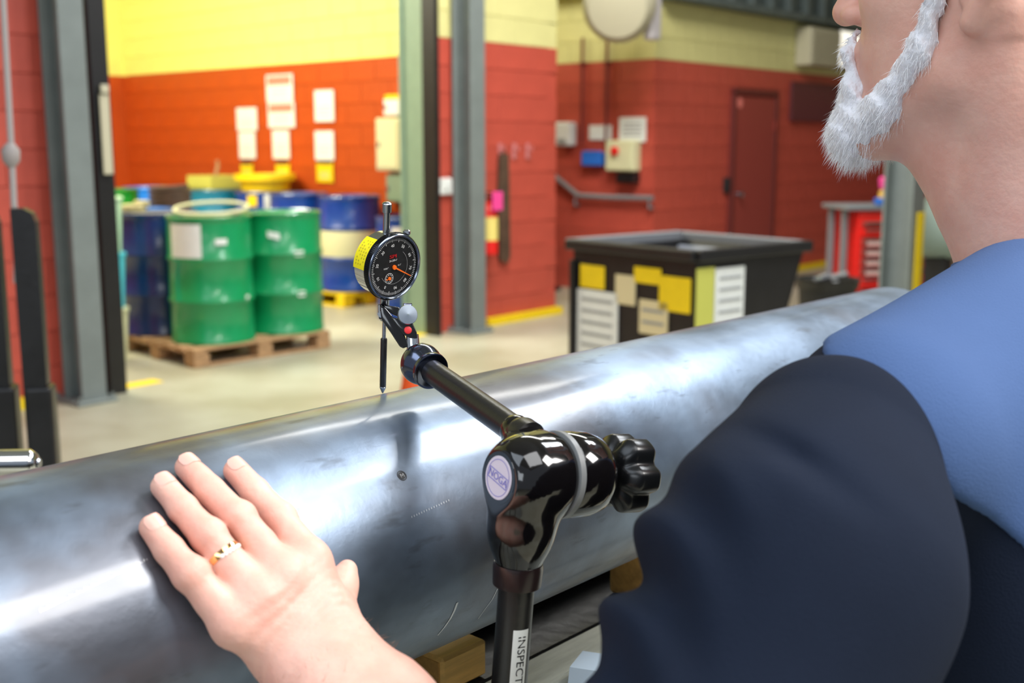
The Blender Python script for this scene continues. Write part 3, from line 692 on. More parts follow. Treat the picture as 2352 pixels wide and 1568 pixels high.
t = thing('hose_reel', 'pale grey-green round housing behind the yellow-striped column', 'reel', W(*loc(P(2160, 520, 8.6))[:2], 0), ROTZ)
zt = P(2160, 520, 8.6)[2]
obj('reel_cover', MB().lathe([(-.12, .2), (-.1, .24), (.1, .24), (.12, .2)], (0, 0, zt), (.3, -1, 0), 28), mat('grey_green_enamel', (150, 168, 160), .45), t, smooth=True); obj('pedestal', MB().box((0, 0, zt / 2 - .1), (.16, .16, zt - .2), bev=.01), M_dark, t); obj('foot_plate', MB().box((0, 0, .01), (.4, .4, .02)), M_dark, t)
q = atz(955, 1180, 0); q = P(958, 900, 4.2)
t = thing('traffic_cone', 'orange traffic cone on the floor behind the chrome ball joint', 'cone', (q[0], q[1], 0)); obj('cone_body', MB().lathe([(.03, .155), (.70, .046), (.71, .034)], n=28), M_cone, t, smooth=True); obj('cone_foot', MB().box((0, 0, .015), (.36, .36, .03), bev=.01), M_cone, t)
obj('stripe', MB().lathe([(.36, .1020), (.46, .0858)], n=28, cap=False), M_white, t)

# black stake stand at the left edge
def upost(px, label, ty=475, d=3.0, wpx=52):
    q = P(px, 760, d); x, y = q[0], q[1]; zt = P(px, ty, d)[2]; zs = P(px, 890, d)[2]
    t = thing('stake_stand', label, 'stand', (x, y, 0), R(12)); wd = wpx / FPX * d
    obj('stake', MB().prism([(-wd / 2, 0), (wd / 2, 0), (wd / 2, zt - .035), (wd / 2 - .008, zt - .012), (wd / 2 - .03, zt), (-wd / 2, zt)], (0, -.025, 0), (1, 0, 0), (0, 0, 1), (0, 1, 0), .05), M_blacksteel, t)
    obj('socket', MB().box((.008, 0, zs / 2), (wd + .008, .075, zs), bev=.008), M_blacksteel, t); obj('foot_plate', MB().box((0, 0, .01), (.085, .3, .02), bev=.003), M_blacksteel, t)
    return t, x, y, zt
t1, x1, y1, zt1 = upost(76, 'black steel stake with a rounded top in a thick socket')
t2, x2, y2, zt2 = upost(-10, 'black steel stake cut off by the left edge of the view')
q = P(0, 930, 3.0)
o = tag(obj('pull_cord', MB().tube([P(5, -700, 3.3), P(7, 0, 3.3), P(18, 200, 3.3), P(27, 360, 3.3), P(32, 470, 3.3), P(40, 520, 3.3), P(38, 650, 3.3)], .0095, 8).lathe([(0, .01), (.02, .024), (.05, .026), (.07, .012)], P(27, 385, 3.3), (0, 0, 1), 16), mat('grey_cord', (150, 142, 138), .7), smooth=True), 'grey pull cord with a knot hanging in front of the red wall', 'cord')
# paper on the black guide
c_ = P(251, 310, 7.0); o = thing('paper_strip', 'narrow pale notice strip fixed to the left black door guide', 'sign', W(-3.40, -.145, c_[2]), ROTZ)
obj('sheet', MB().box((0, 0, 0), (.06, .01, .46), bev=.002), M_beige, o); obj('clip', MB().box((0, -.01, .26), (.05, .02, .05), bev=.008), M_beige, o)

# ================================================================ PIPE AND BENCH
A0 = np.array([-.51605, .46626, 1.1813]); PH = math.atan2(.74411, .66803); PR = .11
pd = np.array([.66803, .74411, 0]); pn = np.array([-.74411, .66803, 0])
PM = Matrix.Translation(Vector(A0)) @ Matrix.Rotation(PH, 4, 'Z')
def plw(x, y, z): return tuple(A0 * np.array([1, 1, 0]) + pd * x + pn * y + np.array([0, 0, z]))
def hit(x, y, off=0):
    d = ray(x, y); v = np.array([.66803, .7441, .0]); w_ = CAMP - A0
    dp = d - v * (d @ v); wp = w_ - v * (w_ @ v); a = dp @ dp; b = 2 * dp @ wp; c = wp @ wp - (PR + off) ** 2; D = b * b - 4 * a * c
    t = -b / (2 * a) if D < 0 else (-b - math.sqrt(D)) / (2 * a)
    p = CAMP + d * t; nn = p - A0; nn -= v * (nn @ v); return p, nn / np.linalg.norm(nn)
pipe = thing('steel_pipe', 'large mill-scaled steel pipe lying across the bench under the hand', 'pipe', M=PM)
X0, X1 = -.45, 1.615
mb = MB().lathe([(X0, PR - .008), (X0, PR - .001), (X0 + .001, PR)] + [(X0 + (X1 - X0) * i / 40, PR) for i in range(1, 40)] + [(X1 - .001, PR), (X1, PR - .001), (X1, PR - .008), (X0, PR - .008)], (0, 0, 0), (1, 0, 0), 160, cap=False)
obj('tube_wall', mb, M_pipe, pipe, smooth=True)
# marks that lie on the steel
def decal(name, polys, m, label=None, off=.00035):
    """polys: lists of (dx, dy) in metres about pixel centre -> wrapped on the pipe"""
    mb = MB()
    for (px, py), tris in polys:
        p, nn = hit(px, py); q = PM.inverted() @ Vector(p); th0 = math.atan2(q.z, -q.y)
        for poly in tris:
            v = [(q.x + x, -(PR + off) * math.cos(th0 + y / PR), (PR + off) * math.sin(th0 + y / PR)) for x, y in poly]; mb.add(v, [tuple(range(len(v)))])
    return obj(name, mb, m, pipe, label=label)
ringp = []
for i in range(24):
    a, b = 2 * math.pi * i / 24, 2 * math.pi * (i + 1) / 24
    ringp.append([(.0042 * math.cos(a), .0042 * math.sin(a)), (.0042 * math.cos(b), .0042 * math.sin(b)), (.0035 * math.cos(b), .0035 * math.sin(b)), (.0035 * math.cos(a), .0035 * math.sin(a))])
def bar(x0, y0, x1, y1, w_=.0006):
    dx, dy = x1 - x0, y1 - y0; l = math.hypot(dx, dy); nx, ny = -dy / l * w_ / 2, dx / l * w_ / 2
    return [(x0 + nx, y0 + ny), (x1 + nx, y1 + ny), (x1 - nx, y1 - ny), (x0 - nx, y0 - ny)]
decal('ink_stamp', [((923, 1092), ringp + [[(.003 * math.cos(2 * math.pi * i / 20), .003 * math.sin(2 * math.pi * i / 20)) for i in range(20)]])], M_mark, 'small dark round stamp with a letter M')
decal('stamp_letter', [((923, 1092), [bar(-.0015, -.0015, -.0015, .0015), bar(-.0015, .0015, 0, -.0004), bar(0, -.0004, .0015, .0015), bar(.0015, .0015, .0015, -.0015)])], mat('stamp_grey', (130, 130, 130), .5), off=.0006)
sc = []
for i in range(44):
    f_ = i / 43; x = 92 + 244 * f_; y = 1402 - 118 * f_ ; sc.append(((x, y), [bar(0, -.0008, .0002, .0008 - .0006 * (i % 3), .0003 + .0003 * random.random())]))
for i in range(16):
    f_ = i / 15; sc.append(((945 + 85 * f_, 1187 - 38 * f_), [bar(0, -.0007, .0002, .0007, .0004)]))
decal('scratch_dashes', sc, M_scr)['kind'] = 'stuff'
def scratch(pts, wd):
    out = []
    P2 = []
    for x, y in pts:
        p, nn = hit(x, y); q = PM.inverted() @ Vector(p); P2.append((q.x, PR * math.atan2(q.z, -q.y)))
    n = len(P2); mb = MB()
    for i in range(n - 1):
        poly = bar(P2[i][0], P2[i][1], P2[i + 1][0], P2[i + 1][1], wd * (1 - .7 * i / n))
        mb.add([(x, -(PR + .0003) * math.cos(y / PR), (PR + .0003) * math.sin(y / PR)) for x, y in poly], [(0, 1, 2, 3)])
    obj('scratch', mb, M_scr, pipe)
scratch([(1050, 1383), (1044, 1400), (1034, 1420), (1020, 1440), (1005, 1458)], .0024)
scratch([(1142, 1352), (1130, 1376), (1112, 1400), (1098, 1420)], .0008)
# bench: black steel frame, pale boards
bench = thing('work_bench', 'black steel bench frame with pale boards carrying the pipe', 'bench', plw(.6, -.05, 0), PH)
def bl(x, y, z): return (x - .6, y + .05, z)
BT = 1.0
for y in (.16, -.265): obj('frame_rail', MB().box(bl(.6, y, .93), (2.2, .06, .08), bev=.006), M_blacksteel, bench)
for x in (-.45, .25, .95, 1.65): obj('cross_beam', MB().box(bl(x, -.05, .93), (.06, .38, .07), bev=.006), M_blacksteel, bench)
for x in (-.45, 1.65):
    for y in (.16, -.265): obj('leg', MB().box(bl(x, y, .45), (.07, .07, .9), bev=.006), M_blacksteel, bench); obj('foot', MB().box(bl(x, y, .01), (.13, .13, .02)), M_blacksteel, bench)
for i, (y, w_) in enumerate(((-.03, .058), (-.105, .07), (-.185, .07), (-.262, .07))):
    obj('bench_board', MB().box(bl(.6 + .01 * i, y, BT - .0175), (2.16, w_, .03), bev=.004), M_board, bench)
obj('support_channel', MB().box(bl(.6, .135, 1.015), (2.2, .012, .075)).box(bl(.6, .07, .990), (2.2, .135, .012)).box(bl(.6, .115, 1.052), (2.2, .05, .01)), M_blacksteel, bench)
for lab, x, y, sx, sy, h in (('pine block under the pipe, nearest the lower sleeve', 1.043, .0, .115, .09, .072), ('short pine block just right of the bare forearm', .712, .032, .06, .055, .036), ('pine block under the pipe near its left end', -.2, .0, .1, .09, .072)):
    o = thing('wood_block', lab, 'wood block', plw(x, y, BT - .002), PH + R(4 if sx > .11 else 0))
    obj('timber', MB().box((0, 0, h / 2), (sx, sy, h), bev=.003), M_pine, o)
    for e_s in (-1, 1): obj('end_grain', MB().box((e_s * (sx / 2 + .0005), 0, h / 2), (.001, sy - .008, h - .008)), mat('end_grain', (196, 148, 78), .7, vary=.3, scale=60), o)
o = thing('paper_scrap', 'pale folded paper on the boards beside the navy sleeve', 'paper', plw(.79, -.09, BT), PH + .4); obj('folded_sheet', MB().prism([(-.03, 0), (.03, 0), (.025, .02), (-.02, .024)], (0, -.02, .001), (1, 0, 0), (0, 0, 1), (0, 1, 0), .04), mat('pale_blue_paper', (196, 212, 226), .6), o)
# bright bar at the left edge, on its own trestle
e0 = P(88, 1064, 1.5); dirb = np.array([-1, -.06, 0]); dirb /= np.linalg.norm(dirb)
o = thing('polished_bar', 'bright polished round bar at the left edge behind the pipe', 'bar', tuple(e0)); obj('bar_body', MB().lathe([(0, .006), (.003, .014), (.010, .019), (.7, .019)], e0, dirb, 36), M_chrome, o, smooth=True, world=True); obj('end_cap', MB().lathe([(-.001, .008), (-.003, .006)], e0, dirb, 16), M_steel, o, world=True)
for k in (.16, .55):
    c_ = e0 + dirb * k; t = thing('bar_trestle', 'trestle %s the polished bar' % ('under the near end of' if k < .5 else 'under the far end of'), 'trestle', (c_[0], c_[1], 0), math.atan2(dirb[1], dirb[0])); zt = c_[2] - .019
    obj('saddle', MB().box((0, 0, zt - .02), (.05, .14, .04), bev=.004), M_blacksteel, t)
    for s_ in (-1, 1): obj('leg', MB().cyl((0, s_ * .05, zt - .02), (0, s_ * .2, 0.0), .014, n=10), M_blacksteel, t)

# ================================================================ DIAL INDICATOR
tip = np.array([-.1080, .9302, 1.2950]); top = np.array([-.1017, .9302, 1.4512]); ra = (top - tip) / np.linalg.norm(top - tip)
tp, tn = hit(879, 903); tip = tp + tn * .0002; ra = top - tip; RL = np.linalg.norm(ra); ra = ra / RL; GS = 1.068
gauge = thing('dial_indicator', 'round black-faced dial gauge touching the top of the steel pipe', 'dial gauge', tuple(tip))
def G(n, mb, m, par=None, **k): return obj(n, mb, m, par or gauge, world=True, **k)
G('contact_point', MB().lathe([(h_ * GS, r_) for h_, r_ in ((0, .0004), (.0012, .0011), (.0046, .0027), (.0056, .0029), (.0060, .0026))], tip, ra, 20), M_steel, smooth=True)
G('extension_rod', MB().lathe([(h_ * GS, r_) for h_, r_ in ((.006, .0024), (.0066, .0028), (.047, .0028), (.048, .0022))], tip, ra, 24), M_satin, smooth=True)
G('spindle', MB().lathe([(h_ * GS, r_) for h_, r_ in ((.047, .0016), (.066, .0016))], tip, ra, 20), M_steel, smooth=True)
G('stem', MB().lathe([(h_ * GS, r_) for h_, r_ in ((.063, .0034), (.064, .004), (.085, .004))], tip, ra, 24), M_steel, smooth=True)
G('upper_tube', MB().lathe([(h_ * GS, r_) for h_, r_ in ((.13, .0058), (.1335, .0052), (.1345, .003), (.1535, .0028))], tip, ra, 24), M_steel, smooth=True)
G('plunger_cap', MB().lathe([(h_ * GS, r_) for h_, r_ in ((.1505, .0028), (.151, .0040), (.1575, .0040), (.1585, .0030), (.1590, .001))], tip, ra, 24), M_steel, smooth=True)
vd = ray(911, 613); vd /= np.linalg.norm(vd); rt = np.array([1, 0, 0.]); rt -= vd * (rt @ vd); rt /= np.linalg.norm(rt)
nf = -math.cos(R(40)) * vd + math.sin(R(40)) * rt; nf -= ra * (nf @ ra) * 1.0; nf /= np.linalg.norm(nf)
uf = ra.copy(); rf = np.cross(uf, nf)
gc = tip + ra * .1172; RB = .0283
back = gc - nf * .0105
G('case', MB().lathe([(0, .018), (.0005, .0245), (.002, .0262), (.016, .0265), (.017, .0265)], back, nf, 64), M_chrome, smooth=True, angle=30)
bz = [(.0155, .0262), (.0158, .0278), (.0165, .0283), (.0215, .0283), (.0222, .0280)]
G('bezel', MB().lathe(bz, back, nf, 96, cap=False), mat('black_bezel', (22, 22, 25), .22, metal=.6), smooth=True, angle=30)
G('bezel_lip', MB().lathe([(.0222, .0280), (.0229, .0276), (.0235, .0268), (.0236, .0262), (.0228, .0254), (.0215, .0252)], back, nf, 96, cap=False), mat('bezel_lip_metal', (120, 128, 142), .16, metal=1), smooth=True, angle=50)
kn = MB()
for i in range(110):
    a = 2 * math.pi * i / 110; c = back + nf * .019 + (rf * math.cos(a) + uf * math.sin(a)) * .02835
    rad = rf * math.cos(a) + uf * math.sin(a); tg = np.cross(nf, rad); h = .0004
    v = [c + tg * h * sx + nf * .0022 * sn + rad * (.0003 if sx == 0 else -.0003) for sn in (-1, 1) for sx in (-1, 0, 1)]
    kn.add(v, [(0, 1, 4, 3), (1, 2, 5, 4)])
k_ = G('knurl', kn, mat('black_bezel', (0, 0, 0))); k_['kind'] = 'stuff'
fz = back + nf * .0206
face = G('dial_face', MB().lathe([(0, .0256), (.0003, .0256)], fz - nf * .0003, nf, 96), M_face)
def fp(x, y, h=.0003): return fz + rf * x + uf * y + nf * h
def arc(cx, cy, r, w_, a0=0, a1=2 * math.pi, n=48, h=.0003):
    m = MB(); v = []
    for i in range(n + 1):
        a = a0 + (a1 - a0) * i / n
        v += [fp(cx + (r - w_ / 2) * math.cos(a), cy + (r - w_ / 2) * math.sin(a), h), fp(cx + (r + w_ / 2) * math.cos(a), cy + (r + w_ / 2) * math.sin(a), h)]
    m.add(v, [(2 * i, 2 * i + 1, 2 * i + 3, 2 * i + 2) for i in range(n)]); return m
tk = MB()
for i in range(100):
    a = 2 * math.pi * i / 100 + .1; l = .0034 if i % 10 == 0 else (.0028 if i % 5 == 0 else .0022); r0 = .0243
    c, s_ = math.cos(a), math.sin(a); hw = .00017 if i % 5 else .00022
    tk.add([fp((r0 - l) * c - hw * s_, (r0 - l) * s_ + hw * c), fp(r0 * c - hw * s_, r0 * s_ + hw * c), fp(r0 * c + hw * s_, r0 * s_ - hw * c), fp((r0 - l) * c + hw * s_, (r0 - l) * s_ - hw * c)], [(0, 1, 2, 3)])
o = G('tick_marks', tk, M_markw, face); o['kind'] = 'stuff'
nums = ['40', '50', '60', '70', '80', '90', '0', '10', '20', '30']
tx = []
for i, s_ in enumerate(nums):
    a = R(96 - 36 * i); c = fp(.0183 * math.cos(a), .0183 * math.sin(a)); rr = rf * math.cos(a) + uf * math.sin(a); tt = rf * math.sin(a) - uf * math.cos(a)
    tx.append(text_mb(s_, .0036, c, tt, rr))
G('numerals', merge(*tx), M_markw, face)
G('scale_ring', arc(0, 0, .0147, .00028, R(-150), R(50)), mat('grey_print_line', (150, 150, 150), .6), face)
G('red_logo', merge(*[text_mb('SPI', .0042, fp(-.001 + q * .00012, .0090), rf * 1.5, uf) for q in (-2, -1, 0, 1, 2)]), M_redp, face)
G('model_number', text_mb('24-309-7', .0023, fp(-.0010, .0055), rf, uf), M_markw, face)
G('resolution_text', text_mb('0.001"', .0020, fp(-.0085, -.0002), rf, uf), M_markw, face)
G('range_text', text_mb('0-1"', .0020, fp(.0060, .0006), rf, uf), M_markw, face)
sx_, sy_ = -.0048, -.0092
sd = G('counter_ring', merge(arc(sx_, sy_, .0043, .0004), arc(sx_, sy_, .0006, .0006), *[arc(sx_ + .0031 * math.cos(a), sy_ + .0031 * math.sin(a), .0003, .0004, n=6) for a in np.linspace(0, 6.28, 10, endpoint=False)]), M_markw, face)
def needle(x0, y0, x1, y1, w0, w1, h, hub):
    d = np.array([x1 - x0, y1 - y0]); L = np.linalg.norm(d); d /= L; n = np.array([-d[1], d[0]]); q = [(x0, y0) + n * w0, (x1, y1) + n * w1, (x1, y1) - n * w1, (x0, y0) - n * w0]
    m = MB().add([fp(*p, h) for p in q] + [fp(*p, h + .0003) for p in q], [(0, 1, 2, 3), (4, 5, 6, 7), (0, 1, 5, 4), (1, 2, 6, 5), (2, 3, 7, 6), (3, 0, 4, 7)])
    return m.cyl(fp(x0, y0, .0004), fp(x0, y0, h + .0006), hub, n=20)
G('needle', needle(.0, -.0003, .0212 * math.cos(R(-31)), .0212 * math.sin(R(-31)), .0007, .0003, .0011, .0019), M_orange, face)
G('counter_needle', needle(sx_, sy_, sx_ - .0036, sy_ - .0008, .0004, .0003, .0008, .0014), M_orange, face)
# yellow calibration sticker wrapped round the case
st = MB(); v = []
for i in range(17):
    a = R(118 + 62 * i / 16)
    for h in (.0012, .0150): v.append(back + nf * h + (rf * math.cos(a) + uf * math.sin(a)) * .02675)
st.add(v, [(2 * i, 2 * i + 1, 2 * i + 3, 2 * i + 2) for i in range(16)])
sk = G('calibration_sticker', st, mat('bright_yellow_sticker', (250, 232, 10), .45), label='bright yellow calibration sticker')
pl_ = MB()
for j in range(4):
    for i in range(9):
        if (i * 7 + j * 3) % 5 == 0: continue
        a = R(125 + 5.6 * i); h = .0035 + .0028 * j; v = []
        for aa, hh in ((a, h), (a + .055, h), (a + .055, h + .0012), (a, h + .0012)): v.append(back + nf * hh + (rf * math.cos(aa) + uf * math.sin(aa)) * .02683)
        pl_.add(v, [(0, 1, 2, 3)])
G('print_line', pl_, mat('olive_print', (196, 180, 20), .5), sk)
G('limit_lug', MB().box(gc + rf * .017 + uf * .0255 + nf * .006, (.006, .005, .005), bev=.0015), M_chrome)

# ================================================================ INDICATOR HOLDER ARM
JP = P(1187, 1340, .80); bot = np.array([JP[0] - .012, JP[1] + .0, 1.03])
pdn = (JP - bot); PLn = np.linalg.norm(pdn); pdn /= PLn
arm = thing('indicator_arm', 'glossy black jointed holder arm with a star knob and lettered pole', 'holder arm', (bot[0], bot[1], 1.0))
def AR(n, mb, m, par=None, **k): return obj(n, mb, m, par or arm, world=True, **k)
AR('pole', MB().cyl(bot, JP + pdn * .01, .0128, n=48), M_satin, smooth=True)
AR('magnetic_base', MB().box((bot[0], bot[1], 1.021), (.06, .05, .042), PH, bev=.004), M_blacksteel)
AR('pole_collar', MB().lathe([(0, .0145), (.001, .0172), (.014, .0178), (.017, .0172)], JP - pdn * .001, pdn, 48), mat('brown_black_plastic', (34, 24, 24), .25), smooth=True)
bx = np.array([.80, .58, -.15]); bx /= np.linalg.norm(bx)
E0 = P(1207, 1092, .785); E1_ = E0 + bx * .052
S = Solid(np.minimum(E0, JP) - .05, E1_ + np.array([.03, .04, .055]), .0011)
ax3 = [bx, np.cross([0, 0, 1], bx), np.cross(bx, np.cross([0, 0, 1], bx))]
S.cap(E0 + bx * .002, E0 + bx * .014, .0285, .0303, .01); 
S.chain([E0 + np.array([0, 0, -.004]), (E0 * .45 + JP * .55) + pdn * .004, JP + pdn * .014], [.0285, .0215, .0155], .012)
neck0 = E0 + bx * .014 + np.array([-.004, .012, .02]); AT = P(985, 848, .925); adir = AT - P(1205, 1003, .81); AL = np.linalg.norm(adir); adir /= AL
aw = P(1205, 1003, .81)
S.cap(E0 + bx * .012, aw + adir * .012, .022, .0118, .012)
# cut flat face on the label side
def flatcut(F, X, Y, Z):
    d = -((X - E0[0]) * bx[0] + (Y - E0[1]) * bx[1] + (Z - E0[2]) * bx[2]) - .0225
    return np.maximum(np.maximum(F, d), -d - .0225 - .0250)
S.fn(S.lo, S.lo + S.vx * S.n, flatcut)
AR('elbow_housing', S.mb(2), M_gloss, smooth=True, angle=60)
AR('seal_ring', MB().lathe([(0, .0300), (.0006, .0311), (.0050, .0311), (.0056, .0300)], E0 + bx * .0240, bx, 72), M_ring, smooth=True)
AR('end_barrel', MB().lathe([(0, .0300), (.001, .0307), (.020, .0307), (.029, .0285), (.035, .024), (.0375, .017), (.038, .010), (.042, .009), (.046, .009)], E0 + bx * .0292, bx, 72), M_gloss, smooth=True, angle=60)
AR('tension_stud', MB().lathe([(0, .0075), (.012, .0075)], E0 + bx * .071, bx, 24), M_steel, smooth=True)
# star knob
kc = E0 + bx * .0765; ku = ax3[1]; kv = ax3[2]; mbk = MB(); nseg = 112; prof = [(0, .62), (.002, .72), (.006, .97), (.009, 1.0), (.0235, 1.0), (.0258, .96), (.027, .88), (.0265, .60), (.0272, .55), (.0275, .0)]
v = []
for h, s_ in prof:
    for i in range(nseg):
        a = 2 * math.pi * i / nseg + .3; lobe = .5 + .5 * math.cos(6 * a); r = (.0298 - .0062 * (1 - lobe) ** 2.2) * s_
        v.append(kc + bx * h + (ku * math.cos(a) + kv * math.sin(a)) * r)
f = [(j * nseg + i, j * nseg + (i + 1) % nseg, (j + 1) * nseg + (i + 1) % nseg, (j + 1) * nseg + i) for j in range(len(prof) - 1) for i in range(nseg)]
mbk.add(v, f + [tuple(range(nseg))]); AR('star_knob', mbk, mat('knob_plastic', (16, 17, 19), .28), smooth=True, angle=55)
# round maker's label
lc = E0 - bx * .0227 + np.array([0, 0, -.001]); lu = np.cross([0, 0, 1.], -bx); lu /= np.linalg.norm(lu); lv = np.cross(-bx, lu)
AR('label_recess', MB().lathe([(0, .0185), (.0012, .0180)], lc + bx * .001, -bx, 48), M_gloss)
lb = AR('round_label', MB().lathe([(0, .0150), (.0003, .0148)], lc - bx * .0004, -bx, 48), M_tagpale, label='round pale label with a violet logo')
def ring3(c, u, v_, r, w_, n=48):
    m = MB(); q = []
    for i in range(n + 1):
        a = 2 * math.pi * i / n
        for rr in (r - w_ / 2, r + w_ / 2): q.append(c + (u * math.cos(a) + v_ * math.sin(a)) * rr)
    return m.add(q, [(2 * i, 2 * i + 1, 2 * i + 3, 2 * i + 2) for i in range(n)])
lo_ = lc - bx * .0009
AR('logo_rule', ring3(lo_, lu, lv, .0126, .0004), M_logo, lb)
ca, sa = math.cos(R(-14)), math.sin(R(-14)); lu2 = lu * ca + lv * sa; lv2 = -lu * sa + lv * ca
fr = MB()
for x0, y0, x1, y1 in ((-.0112, .0036, .0112, .0036), (-.0112, -.0036, .0112, -.0036), (-.0112, -.0036, -.0112, .0036), (.0112, -.0036, .0112, .0036)):
    b = bar(x0, y0, x1, y1, .0006); fr.add([lo_ + lu2 * x + lv2 * y for x, y in b], [(0, 1, 2, 3)])
AR('logo_frame', fr, M_logo, lb); AR('logo_letters', text_mb('NOGA', .0072, lo_, lu2 * 1.05, lv2), M_logo, lb)
# strip label on the pole
lt = P(1200, 1438, .80); s0 = float((lt - bot) @ pdn); fwd = -ray(1192, 1500); fwd -= pdn * (fwd @ pdn); fwd /= np.linalg.norm(fwd); sdv = np.cross(pdn, fwd); 
sgn = 1 if sdv[0] > 0 else -1; sdv = sdv * sgn
def polep(h, s_, off): a = s_ / .0128; return bot + pdn * h + (fwd * math.cos(a) + sdv * math.sin(a)) * (.0128 + off)
cen = .0062; v = []
for i in range(13):
    s_ = cen + (i / 12 - .5) * .0118
    v += [polep(s0, s_, .0003), polep(s0 - .066, s_, .0003)]
pl2 = AR('strip_label', MB().add(v, [(2 * i, 2 * i + 1, 2 * i + 3, 2 * i + 2) for i in range(12)]), M_white, label='white strip label with black capitals')
tmb = text_mb('INSPECTION', .0082, (0, 0, 0), (1, 0, 0), (0, 1, 0)); xs = [p[0] for p in tmb.v]; x0 = min(xs); sc_ = .052 / (max(xs) - x0)
tmb.v = [tuple(polep(s0 - .005 - (p[0] - x0) * sc_, cen + .0004 + p[1], .0006)) for p in tmb.v]
AR('label_letters', tmb, mat('black_ink', (20, 20, 22), .6), pl2)
# upper arm tube
AR('arm_tube', MB().lathe([(0, .0112), (.012, .0108), (.02, .0102), (AL - .004, .0098)], aw, adir, 48), M_satin, smooth=True)
AR('tube_root', MB().lathe([(-.006, .0135), (.004, .0135), (.008, .0122), (.009, .0112)], aw, adir, 48), M_satin, smooth=True)
AR('socket_ring', MB().lathe([(0, .0128), (.001, .0152), (.004, .0156), (.006, .0146)], AT - adir * .006, adir, 56), M_dchrome, smooth=True)
cup = [(0, .0140)] + [(.0005 + .0125 - .0195 * math.cos(a), .0172 * math.sin(a)) for a in np.linspace(.95, 2.35, 16)]
cup = [(.000, .0138), (.003, .0146), (.007, .0160), (.011, .0171), (.015, .0174), (.019, .0168), (.0225, .0150), (.0255, .0122), (.0275, .0088), (.028, .0070)]
AR('ball_socket', MB().lathe(cup, AT - adir * .001, adir, 56), M_dchrome, smooth=True)
b0 = AT + adir * .026; b1_ = P(947, 768, .946)
AR('ball_neck', MB().cyl(b0, b1_, .0058, .0052, n=28).lathe([(-.002, .0075), (.0, .0080), (.002, .0078), (.003, .006)], b0 + adir * .002, (b1_ - b0), 28), M_chrome, smooth=True)
def slab(pts, t, thick, bev):
    """bevelled block with the given outline facing the viewer, its front at range t"""
    bm = bmesh.new(); fr = [bm.verts.new(P(x, y, t)) for x, y in pts]; dv = Vector(ray(915, 750)).normalized() * thick
    f = bm.faces.new(fr); r = bmesh.ops.extrude_face_region(bm, geom=[f]); bmesh.ops.translate(bm, verts=[g for g in r['geom'] if isinstance(g, bmesh.types.BMVert)], vec=dv)
    bmesh.ops.recalc_face_normals(bm, faces=bm.faces[:]); bmesh.ops.bevel(bm, geom=bm.edges[:], offset=bev, segments=3, affect='EDGES', profile=.6); bm.verts.ensure_lookup_table()
    m = MB(); m.v = [tuple(v.co) for v in bm.verts]; m.f = [[v.index for v in g.verts] for g in bm.faces]; bm.free(); return m
AR('clamp_jaw', slab([(872, 703), (884, 704), (900, 724), (927, 764), (940, 795), (926, 800), (918, 796), (896, 762), (876, 734)], .943, .011, .0013), M_gloss, smooth=True, angle=50)
AR('swivel_block', slab([(897, 728), (912, 730), (948, 742), (957, 762), (959, 777), (944, 778), (926, 768)], .9405, .010, .0010), M_gloss, smooth=True, angle=50)
AR('clamp_bridge', slab([(882, 700), (916, 705), (924, 716), (918, 728), (902, 722), (884, 710)], .946, .008, .0008), M_gloss, smooth=True, angle=50)
AR('clamp_ears', slab([(868, 699), (876, 698), (881, 712), (880, 732), (871, 733), (868, 722)], .945, .010, .0006), M_gloss, smooth=True, angle=50)
AR('ear_hole', MB().lathe([(0, .0026), (.0004, .0021)], P(874, 722, .9448), (-.1, -1, .1), 20), M_chrome)
fd = -ray(937, 722); fd /= np.linalg.norm(fd); fd = fd + np.array([.22, 0, .16]); fd /= np.linalg.norm(fd); kc2 = P(937, 722, .938)
kp = MB(); nn_ = 72; v = []
pr = [(-.0065, .0050), (-.0045, .0080), (-.0012, .0083), (0, .0079), (.0007, .0003)]
uu = np.cross(fd, [0, 0, 1]); uu /= np.linalg.norm(uu); vv = np.cross(fd, uu)
for h, r in pr:
    for i in range(nn_): a = 2 * math.pi * i / nn_; rr = r * (1 + (.02 if (i % 2 and h < -.001) else 0)); v.append(kc2 + fd * h + (uu * math.cos(a) + vv * math.sin(a)) * rr)
kp.add(v, [(j * nn_ + i, j * nn_ + (i + 1) % nn_, (j + 1) * nn_ + (i + 1) % nn_, (j + 1) * nn_ + i) for j in range(4) for i in range(nn_)]); AR('clamp_knob', kp, mat('turned_steel', (178, 188, 200), .34, metal=1), smooth=True, angle=30, label='silver knurled clamp knob')
AR('wing_screw', MB().cyl(P(926, 704, .952), P(946, 704, .953), .0032, n=16, bev=.0005), M_dchrome)
AR('red_button', MB().lathe([(0, .0033), (.0008, .0031), (.0012, .0020)], P(937, 758, .9402), fd, 24), M_redp, smooth=True, label='small red button')
#PERSON
# ================================================================ PERSON
man = thing('person', 'white-bearded man in a blue and navy shirt with one hand on the pipe', 'person', (.46, .74, 0))
def MN(n, mb, m, par=None, **k): return obj(n, mb, m, par or man, world=True, **k)
